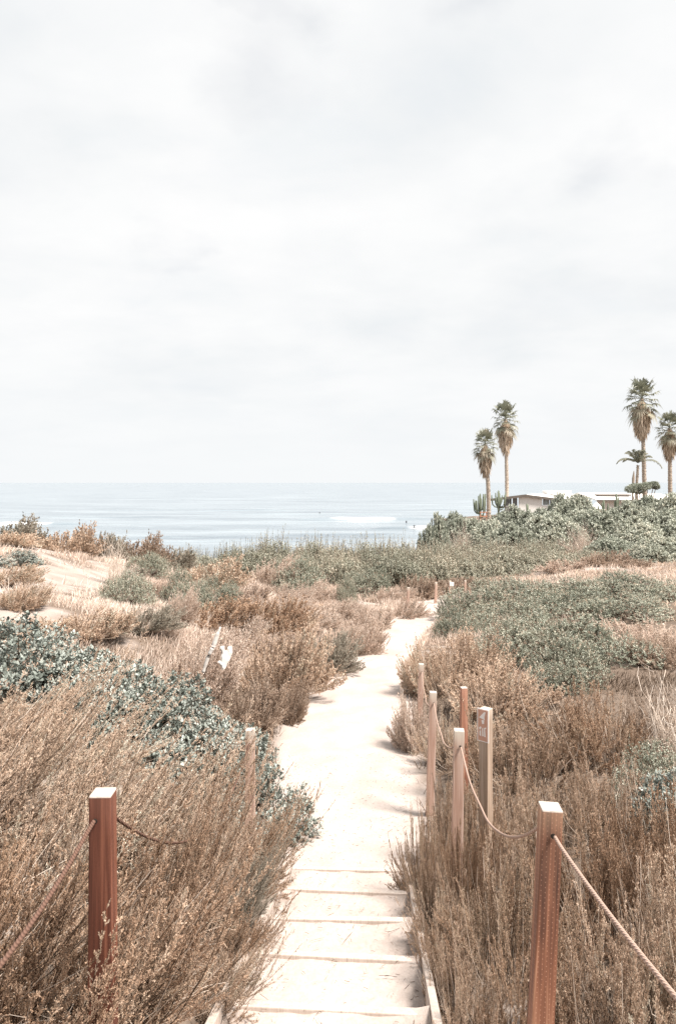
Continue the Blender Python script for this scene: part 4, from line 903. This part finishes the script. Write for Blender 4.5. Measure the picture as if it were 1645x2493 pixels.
# porch and clerestory windows
for (u0, u1, yo, zlo) in ((1232, 1240, .62, None), (1241.5, 1247, .62, None), (1252, 1261, .62, None), (1321, 1336, .02, .75), (1338, 1352, .02, .75)):
    x0, x1 = wl(u0), wl(u1); zt_ = min(wtop(x0), wtop(x1)) - .03; zb_ = zt_ - (1.10 if zlo is None else .70)
    bm = bmesh.new(); t_ = .09
    for (cx_, cz_, sx_, sz_) in (((x0 + x1) / 2, zt_ - t_ / 2, x1 - x0, t_), ((x0 + x1) / 2, zb_ + t_ / 2, x1 - x0, t_), (x0 + t_ / 2, (zt_ + zb_) / 2, t_, zt_ - zb_ - 2 * t_ - .004), (x1 - t_ / 2, (zt_ + zb_) / 2, t_, zt_ - zb_ - 2 * t_ - .004)):
        bevel_box(bm, cx_, wy + yo, cz_, sx_, .1, sz_, 0)
    wf = bm_obj('window', bm, M['frame'], house)
    bm = bmesh.new(); bevel_box(bm, (x0 + x1) / 2, wy + yo + .01, (zt_ + zb_) / 2, x1 - x0 - 2 * t_ - .01, .02, zt_ - zb_ - 2 * t_ - .01, 0); bm_obj('pane', bm, M['glass'], wf)
for u in (1229.5, 1249.5):
    x = wl(u); bm = bmesh.new(); h_ = wtop(x) + 1.0; bevel_box(bm, x, wy + .1, -1 + h_ / 2, .16, .16, h_, .01); bm_obj('porch_post', bm, M['frame'], house)
bm = bmesh.new(); bevel_box(bm, (wl(1230) + wl(1262)) / 2, wy - .03, wtop(wl(1232)) - 1.0, wl(1262) - wl(1230), .05, .06, .005); bm_obj('porch_rail', bm, M['white'], house)
# long side wall under the right eave, and the back wall
q0 = (pr[0] - .5, pr[1] + .9, pr[2] - .2); q1 = sh(q0, .95)
prism('side_wall', slab(q0, q1, (q1[0] - .2, q1[1], q1[2]), (q0[0] - .2, q0[1], q0[2]), 2.6), M['white'], house)
bm = bmesh.new(); cpt = Vector(sh(pk, .42)); bevel_box(bm, cpt.x + 2.2, cpt.y, cpt.z + .12, 3.2, 2.4, .5, .05); bm_obj('roof_box', bm, M['roofw'], house)
# right wing
wing = lambda u, v, y: hp(u, v, y)
a_, b_ = wing(1452, 1217, 92), wing(1662, 1217, 92); c_, d_ = (b_[0], b_[1] + 7, b_[2] + .75), (a_[0], a_[1] + 7, a_[2] + .85)
prism('wing_roof', slab(a_, b_, c_, d_, .14), M['roofw'], house)
prism('wing_roof', slab(d_, c_, (c_[0], c_[1] + 7, c_[2] - .75), (d_[0], d_[1] + 7, d_[2] - .75), .14), M['roofw'], house)
prism('wing_fascia', slab((a_[0], a_[1] - .06, a_[2] + .02), (b_[0], b_[1] - .06, b_[2] + .02), (b_[0], b_[1] - .003, b_[2] + .02), (a_[0], a_[1] - .003, a_[2] + .02), .22), M['fascia'], house)
prism('wing_wall', slab((a_[0] + .4, a_[1] + .9, a_[2] - .12), (b_[0] - .4, b_[1] + .9, b_[2] - .12), (b_[0] - .4, b_[1] + 1.1, b_[2] - .12), (a_[0] + .4, a_[1] + 1.1, a_[2] - .12), 3.0), M['white'], house)
for u0 in (1560, 1592, 1622):
    p0 = hp(u0, 1221, 92.8); bm = bmesh.new(); bevel_box(bm, p0[0] + .7, p0[1], p0[2] - .5, 1.4, .1, .9, .01); wf = bm_obj('window', bm, M['frame'], house)
    bm = bmesh.new(); bevel_box(bm, p0[0] + .7, p0[1] - .052, p0[2] - .5, 1.2, .02, .7, 0); bm_obj('pane', bm, M['glass'], wf)
bm = bmesh.new(); vx = wing(1490, 1206, 96); bevel_box(bm, vx[0], vx[1], vx[2] + .05, 4.5, 1.6, .22, .02); bm_obj('roof_vent', bm, M['fascia'], house)
# white parasol, brick wall and orange railing in the garden
yu = 78; xu = px(1451, yu)
um = empty('parasol', (xu, yu, g1(xu, yu))); tag(um, 'white garden parasol half hidden by the hill shrubs below the house', 'parasol')
ztop = tz(1222, yu) - g1(xu, yu); zl = tz(1238, yu) - g1(xu, yu)
ring = [(.75 * math.cos(i * math.pi / 4), .75 * math.sin(i * math.pi / 4), zl) for i in range(8)]
prism('canopy', [[ring[i], ring[(i + 1) % 8], (0, 0, ztop)] for i in range(8)] + [[(p[0], p[1], zl) for p in ring][::-1]], M['canvas'], um)
tube_mesh('pole', [(0, 0, -.2), (0, 0, zl * .5), (0, 0, ztop)], .03, M['white'], 8, um)
yb_ = 77; xb = px(1464, yb_); bm = bmesh.new(); hb = tz(1240, yb_) - g1(xb, yb_) + .4; bevel_box(bm, 0, 0, hb / 2 - .4, 1.4, .25, hb, .02)
bw = bm_obj('brick_wall', bm, M['brick'], None, (xb, yb_, g1(xb, yb_))); tag(bw, 'short brown brick wall under the white parasol', 'wall')
yr = 76; xr = px(1176, yr); ra = empty('wooden_railing', (xr, yr, g1(xr, yr))); tag(ra, 'small orange timber railing at the foot of the leftmost palm', 'railing')
zt_ = tz(1246, yr) - g1(xr, yr)
for sx_ in (-.32, .32):
    bm = bmesh.new(); bevel_box(bm, sx_, 0, zt_ / 2 - .1, .09, .09, zt_ + .2, .01); bm_obj('post', bm, M['orange'], ra)
for zz in (zt_ - .05, zt_ - .5):
    bm = bmesh.new(); bevel_box(bm, 0, -.07, zz, .85, .05, .09, .01); bm_obj('rail', bm, M['orange'], ra)

# ------------------------------------------------------------------ palms
def fan_palm_meshes(seed):
    """unit palm: trunk height 1 m is scaled separately; crown built around the origin (radius about 1.85 m)"""
    rg = np.random.default_rng(seed); cr = Acc(); sk = Acc()
    for k in range(35):
        el = R_(80) - (k / 34) ** .8 * R_(125); az = k * 2.39996 + rg.normal(0, .2)
        d = np.array([math.cos(az) * math.cos(el), math.sin(az) * math.cos(el), math.sin(el)])
        base = np.array([0, 0, .0 - (.30 * k / 34)]); Lp = rg.uniform(.75, 1.05) * (.72 if el > R_(55) else 1.0); hub = base + d * Lp; hub[2] -= .10 * (1 - d[2])
        a = np.clip(rg.normal(.45 if k < 28 else .85, .14), 0, 1)
        tubes(cr, np.array([[base, (base + hub) / 2 + [0, 0, .05], hub]]), .02, a, 4)
        side = nrm(np.cross(d, [0, 0, 1.0]) + 1e-4); up = np.cross(side, d)
        nbl = 17; th = np.linspace(-1.75, 1.75, nbl) + rg.normal(0, .04, nbl)
        dirs = np.cos(th)[:, None] * d + np.sin(th)[:, None] * side + up * .12
        Lb = rg.uniform(.70, 1.0, nbl) * (1 - .18 * np.abs(th) / 1.75)
        mid = hub + dirs * (Lb * .55)[:, None]; tip = hub + dirs * (Lb * .9)[:, None]; tip[:, 2] -= Lb * rg.uniform(.15, .5, nbl); mid[:, 2] -= Lb * .05
        w_ = nrm(np.cross(dirs, up)) * .043
        V = np.stack([np.repeat(hub[None], nbl, 0) - w_ * .3, np.repeat(hub[None], nbl, 0) + w_ * .3, mid + w_, tip, mid - w_], 1)
        bi = np.arange(nbl)[:, None] * 5; n0 = cr.n
        cr.add(V.reshape(-1, 3), bi + np.array([[0, 1, 2, 4]]), a); cr.Ft.append(bi + np.array([[2, 3, 4]]) + n0)
    m = 620
    s = rg.uniform(0, 1, m) ; az = rg.uniform(0, 2 * np.pi, m)
    prof = np.interp(s, [0, .25, .55, .85, 1], [.32, .74, .66, .46, .22]) * rg.uniform(.7, 1.08, m)
    z = -.35 - s * 1.75
    C = np.stack([np.cos(az) * prof, np.sin(az) * prof, z], 1)
    D = nrm(np.stack([np.cos(az) * .12, np.sin(az) * .12, -np.ones(m)], 1) + .22 * runit(rg, m)); S = nrm(np.cross(D, np.stack([np.cos(az), np.sin(az), np.zeros(m)], 1)) + .3 * runit(rg, m))
    diamonds(sk, C, D, S, rg.uniform(.4, .8, m), rg.uniform(.09, .22, m), np.clip(rg.normal(.5, .2, m), 0, 1))
    tubes(sk, np.array([[(0, 0, -.3), (0, 0, -.7), (0, 0, -1.5), (0, 0, -2.15)]]), np.array([[.2, .55, .42, .2]]), .2, 10)
    return cr.mesh('crown'), sk.mesh('frond_skirt')
def palm_trunk(h, r0, r1, seed, lean=0.0):
    rg = np.random.default_rng(seed); K = int(h / .16); t = np.linspace(0, 1, K); a = Acc()
    P = np.stack([lean * t ** 2 + .03 * np.sin(t * 5 + seed), .02 * np.sin(t * 4), t * h - .3], 1)
    r = (r0 + (r1 - r0) * t) * (1 + .05 * (np.arange(K) % 2) + rg.normal(0, .03, K))
    tubes(a, P[None], r[None], .5, 12)
    # old leaf bases, little scales that roughen the outline
    n_ = int(h * 42); s = rg.uniform(.02, 1, n_); az = rg.uniform(0, 6.283, n_); rr = r0 + (r1 - r0) * s
    C = np.stack([np.interp(s, t, P[:, 0]) + np.cos(az) * rr, np.interp(s, t, P[:, 1]) + np.sin(az) * rr, s * h - .3], 1)
    D = nrm(np.stack([np.cos(az) * .5, np.sin(az) * .5, np.ones(n_) * .9], 1)); S = np.stack([-np.sin(az), np.cos(az), np.zeros(n_)], 1)
    diamonds(a, C, D, S, rg.uniform(.08, .16, n_), rg.uniform(.07, .14, n_), .5)
    return a.mesh('trunk'), P[-1, 0]
crowns = [fan_palm_meshes(3), fan_palm_meshes(8)]
for i, (ub, vb, yp, ut, vtop, vskirt, wpx, lb) in enumerate((
        (1189, 1256, 78, 1181, 1030, 1144, 70, 'shorter fan palm of the left pair, furthest left'), (1233, 1262, 92, 1230, 966, 1087, 76, 'taller fan palm of the left pair, behind the house porch'),
        (1568, 1262, 82, 1561, 907, 1049, 90, 'tallest fan palm with the thickest shaggy skirt, right side'), (1631, 1262, 84, 1628, 992, 1104, 74, 'fan palm at the right edge of the picture'))):
    x = px(ub, yp); zb = g1(x, yp); ztop_ = tz(vtop, yp); zsk = tz(vskirt, yp)
    o = empty('palm_tree', (x, yp, zb)); tag(o, lb, 'palm tree', 'fan palms by the house')
    kh = (ztop_ - zsk) / 3.45; kw = wpx / F * yp / 3.25       # crown mesh spans about +1.4 .. -2.15
    zc_ = ztop_ - 1.40 * kh - zb
    me_, dx = palm_trunk(zc_, .25, .19, 100 + i, px(ut, yp) - x); link('trunk', me_, M['trunk'], o)
    cm, sm = crowns[i % 2]
    for nm_, mm_, mt in (('crown', cm, 'palm'), ('frond_skirt', sm, 'skirt')):
        c = link(nm_, mm_, M[mt], o, (dx, 0, zc_)); c.scale = (kw, kw, kh); c.rotation_euler = (0, 0, i * 1.9)
# feather palm
yq = 80; xq = px(1548, yq); zb = g1(xq, yq); o = empty('palm_tree', (xq, yq, zb)); tag(o, 'short feather palm with arching drooping fronds beside the tallest fan palm', 'palm tree')
zc_ = tz(1127, yq) - zb; me_, dx = palm_trunk(zc_, .17, .13, 140, .15); link('trunk', me_, M['trunk'], o)
rg = np.random.default_rng(17); cr = Acc()
for k in range(17):
    az = k * 2.4; el = R_(rg.uniform(38, 85)); Lf = rg.uniform(2.5, 3.3)
    if k == 3: az, el, Lf = 0.05, R_(28), 3.9
    if k == 4: az, el, Lf = 3.1, R_(35), 3.5
    d = np.array([math.cos(az) * math.cos(el), math.sin(az) * math.cos(el), math.sin(el)]); t = np.linspace(0, 1, 14)
    P = d * (t * Lf)[:, None]; P[:, 2] -= Lf * .62 * t ** 2.2 * (1.2 - .5 * math.sin(el)); P[:, :2] *= (1 - .18 * t[:, None] ** 2)
    tubes(cr, P[None], (.035 * (1.15 - t))[None], .4, 4)
    T = nrm(np.gradient(P, axis=0)); side = nrm(np.cross(d, [0, 0, 1.0]))
    for sg_ in (-1, 1):
        tt = np.repeat(np.linspace(.12, 1, 34), 1); q = np.stack([np.interp(tt, t, P[:, j]) for j in range(3)], 1)
        D = nrm(sg_ * side * .75 + np.stack([np.interp(tt, t, T[:, j]) for j in range(3)], 1) * .5 + np.array([0, 0, -.55]) + .15 * runit(rg, 34))
        S = nrm(np.cross(D, side + [0, 0, .3])); diamonds(cr, q, D, S, rg.uniform(.35, .6, 34) * np.sin(np.clip(tt, .1, .93) * np.pi) ** .4, np.full(34, .07), np.clip(rg.normal(.5, .15, 34), 0, 1))
link('crown', cr.mesh('crown'), M['palm'], o, (dx, 0, zc_))
# small spreading tree
yt = 76; xt = px(1560, yt); zb = g1(xt, yt); o = empty('small_tree', (xt, yt, zb)); tag(o, 'small flat topped tree with dark foliage between the palms', 'tree')
rg = np.random.default_rng(23); st = Acc(); fo = Acc(); zt_ = tz(1172, yt) - zb
lob = [(-1.15, 0, -.75, .62), (-.5, .3, -.55, .75), (.2, -.2, -.45, .7), (.8, .2, -.35, .6), (1.35, 0, -.22, .5), (1.65, .1, -.5, .35), (-.1, .5, -.85, .7)]
for (lx, ly, lz, lr_) in lob:
    c = np.array([lx, ly, zt_ + lz - .1]); b0 = np.array([.3, 0, -.2])
    tubes(st, np.array([[b0, (b0 * .6 + c * .4) + [0, 0, -.2], c]]), np.array([[.12, .07, .03]]), .5, 6)
    n_ = 900; dv = runit(rg, n_); p = c + dv * np.array([lr_, lr_, lr_ * .55]) * rg.uniform(.6, 1.05, n_)[:, None]
    D = nrm(dv + .8 * runit(rg, n_)); S = nrm(np.cross(D, runit(rg, n_))); diamonds(fo, p, D, S, rg.uniform(.10, .2, n_), rg.uniform(.06, .1, n_), np.clip(rg.normal(.35, .2, n_), 0, 1))
link('trunk', st.mesh('trunk', True), M['bark'], o); link('crown', fo.mesh('crown'), M['hill'], o)
# cacti and a dead stalk
def cactus(u, vt, vb, yc, spread, narm, label, seed):
    x = px(u, yc); zb = tz(vb, yc) ; zg = g1(x, yc); rg = np.random.default_rng(seed); H = tz(vt, yc) - zg; a = Acc()
    tubes(a, np.array([[(0, 0, -.1), (0, 0, H * .3), (0.03, 0, H * .7), (0, 0, H * .95), (0, 0, H)]]), np.array([[.13, .13, .12, .1, .02]]), .5, 8)
    for k in range(narm):
        az = k * 2.4 + rg.uniform(0, .5); h0 = H * rg.uniform(.25, .55); rr = spread * rg.uniform(.35, 1.0); ht = H * rg.uniform(.72, 1.0)
        c_, s_ = math.cos(az), math.sin(az)
        tubes(a, np.array([[(0, 0, h0), (c_ * rr * .6, s_ * rr * .6, h0 + .12), (c_ * rr * .92, s_ * rr * .92, h0 + .4), (c_ * rr, s_ * rr, (h0 + ht) / 2 + .2), (c_ * rr * 1.05, s_ * rr * 1.05, ht - .08), (c_ * rr * 1.05, s_ * rr * 1.05, ht)]]), np.array([[.07, .08, .08, .085, .07, .015]]), .5, 7)
    o = link('cactus', a.mesh('cactus', True), M['cactus'], None, (x, yc, zg)); tag(o, label, 'cactus', 'branching cacti by the house')
cactus(1168, 1201, 1246, 80, .85, 12, 'many armed cactus left of the leftmost palm', 1)
cactus(1213, 1193, 1246, 83, .85, 12, 'many armed cactus between the left palms, under the porch eave', 2)
cactus(1499, 1201, 1225, 76, .25, 2, 'single column cactus in front of the white roof', 3)
cactus(1468, 1216, 1252, 75, .6, 5, 'cactus right of the white parasol', 4)
cactus(1282, 1226, 1248, 72, .5, 5, 'low cactus in front of the white house wall', 5)
yk = 79; xk = px(1538, yk); a = Acc(); zg = g1(xk, yk); zt_ = tz(1146, yk) - zg
tubes(a, np.array([[(0, 0, -.1), (.05, 0, zt_ * .6), (.12, 0, zt_ * .85), (.18, 0, zt_)]]), np.array([[.08, .1, .16, .03]]), .5, 7)
tag(link('flower_stalk', a.mesh('flower_stalk', True), M['bark'], None, (xk, yk, zg)), 'dead brown flower stalk left of the feather palm trunk', 'plant')

# ------------------------------------------------------------------ surfers
def person(joints, edges, radii, loc, rz, label):
    me = bpy.data.meshes.new('person'); me.from_pydata(joints, edges, []); o = link('person', me, M['wetsuit'], None, loc); o.rotation_euler = (0, 0, rz)
    md = o.modifiers.new('skin', 'SKIN')
    for v, r in zip(me.skin_vertices[0].data if me.skin_vertices else [], radii): v.radius = (r, r)
    if not me.skin_vertices:
        bm = bmesh.new(); bm.from_mesh(me); ly = bm.verts.layers.skin.verify()
        for v, r in zip(bm.verts, radii): v[ly].radius = (r, r); v[ly].use_root = (v.index == 0)
        bm.to_mesh(me); bm.free()
    o.modifiers.new('smooth', 'SUBSURF').levels = 1
    tag(o, label, 'person', 'surfers on the water'); return o
J = [(0, 0, .45), (0, .04, .75), (0, .08, .98), (0, .12, 1.08), (0, .14, 1.25), (.2, .08, .95), (.42, .1, .85), (.62, .12, .98), (-.2, .08, .95), (-.42, .06, .80), (-.62, .0, .85), (.22, 0, .42), (.38, .1, .25), (.42, 0, .03), (-.22, 0, .40), (-.36, .12, .22), (-.42, 0, .03)]
E = [(0, 1), (1, 2), (2, 3), (3, 4), (2, 5), (5, 6), (6, 7), (2, 8), (8, 9), (9, 10), (0, 11), (11, 12), (12, 13), (0, 14), (14, 15), (15, 16)]
RR = [.15, .14, .16, .07, .11, .07, .05, .04, .07, .05, .04, .11, .08, .05, .11, .08, .05]
yS = 222; rider = (px(1008, yS), yS, SEA + .35)
person(J, E, RR, rider, .3, 'crouching surfer riding the nearer breaking wave beside its white foam')
bm = bmesh.new(); bmesh.ops.create_uvsphere(bm, u_segments=14, v_segments=8, radius=1); bmesh.ops.scale(bm, vec=(1.1, .28, .06), verts=bm.verts)
bmesh.ops.translate(bm, vec=(0, 0, 0), verts=bm.verts); sb = bm_obj('surfboard', bm, M['white'], None, (rider[0], yS, SEA + .31), True); sb.rotation_euler = (0, .05, .3); tag(sb, 'white surfboard under the crouching surfer', 'surfboard')
JS = [(0, 0, -.1), (0, .02, .25), (0, .04, .48), (0, .05, .58), (0, .06, .74), (.2, .04, .45), (.28, -.05, .22), (.24, -.2, .08), (-.2, .04, .45), (-.28, -.05, .22), (-.24, -.2, .08), (.2, -.2, -.1), (-.2, -.2, -.1)]
ES = [(0, 1), (1, 2), (2, 3), (3, 4), (2, 5), (5, 6), (6, 7), (2, 8), (8, 9), (9, 10), (0, 11), (0, 12)]
RS = [.17, .15, .17, .07, .11, .07, .05, .04, .07, .05, .04, .1, .1]
for (u, v, lb) in ((988.6, 1273, 'surfer sitting in the water just below the green wave face'), (778, 1251, 'surfer sitting farthest out, left of the long white wave'), (96, 1262, 'surfer sitting near the left picture edge')):
    yS = 15 * F / (v - HV); person(JS, ES, RS, (px(u, yS), yS, SEA + .12), .2, lb)
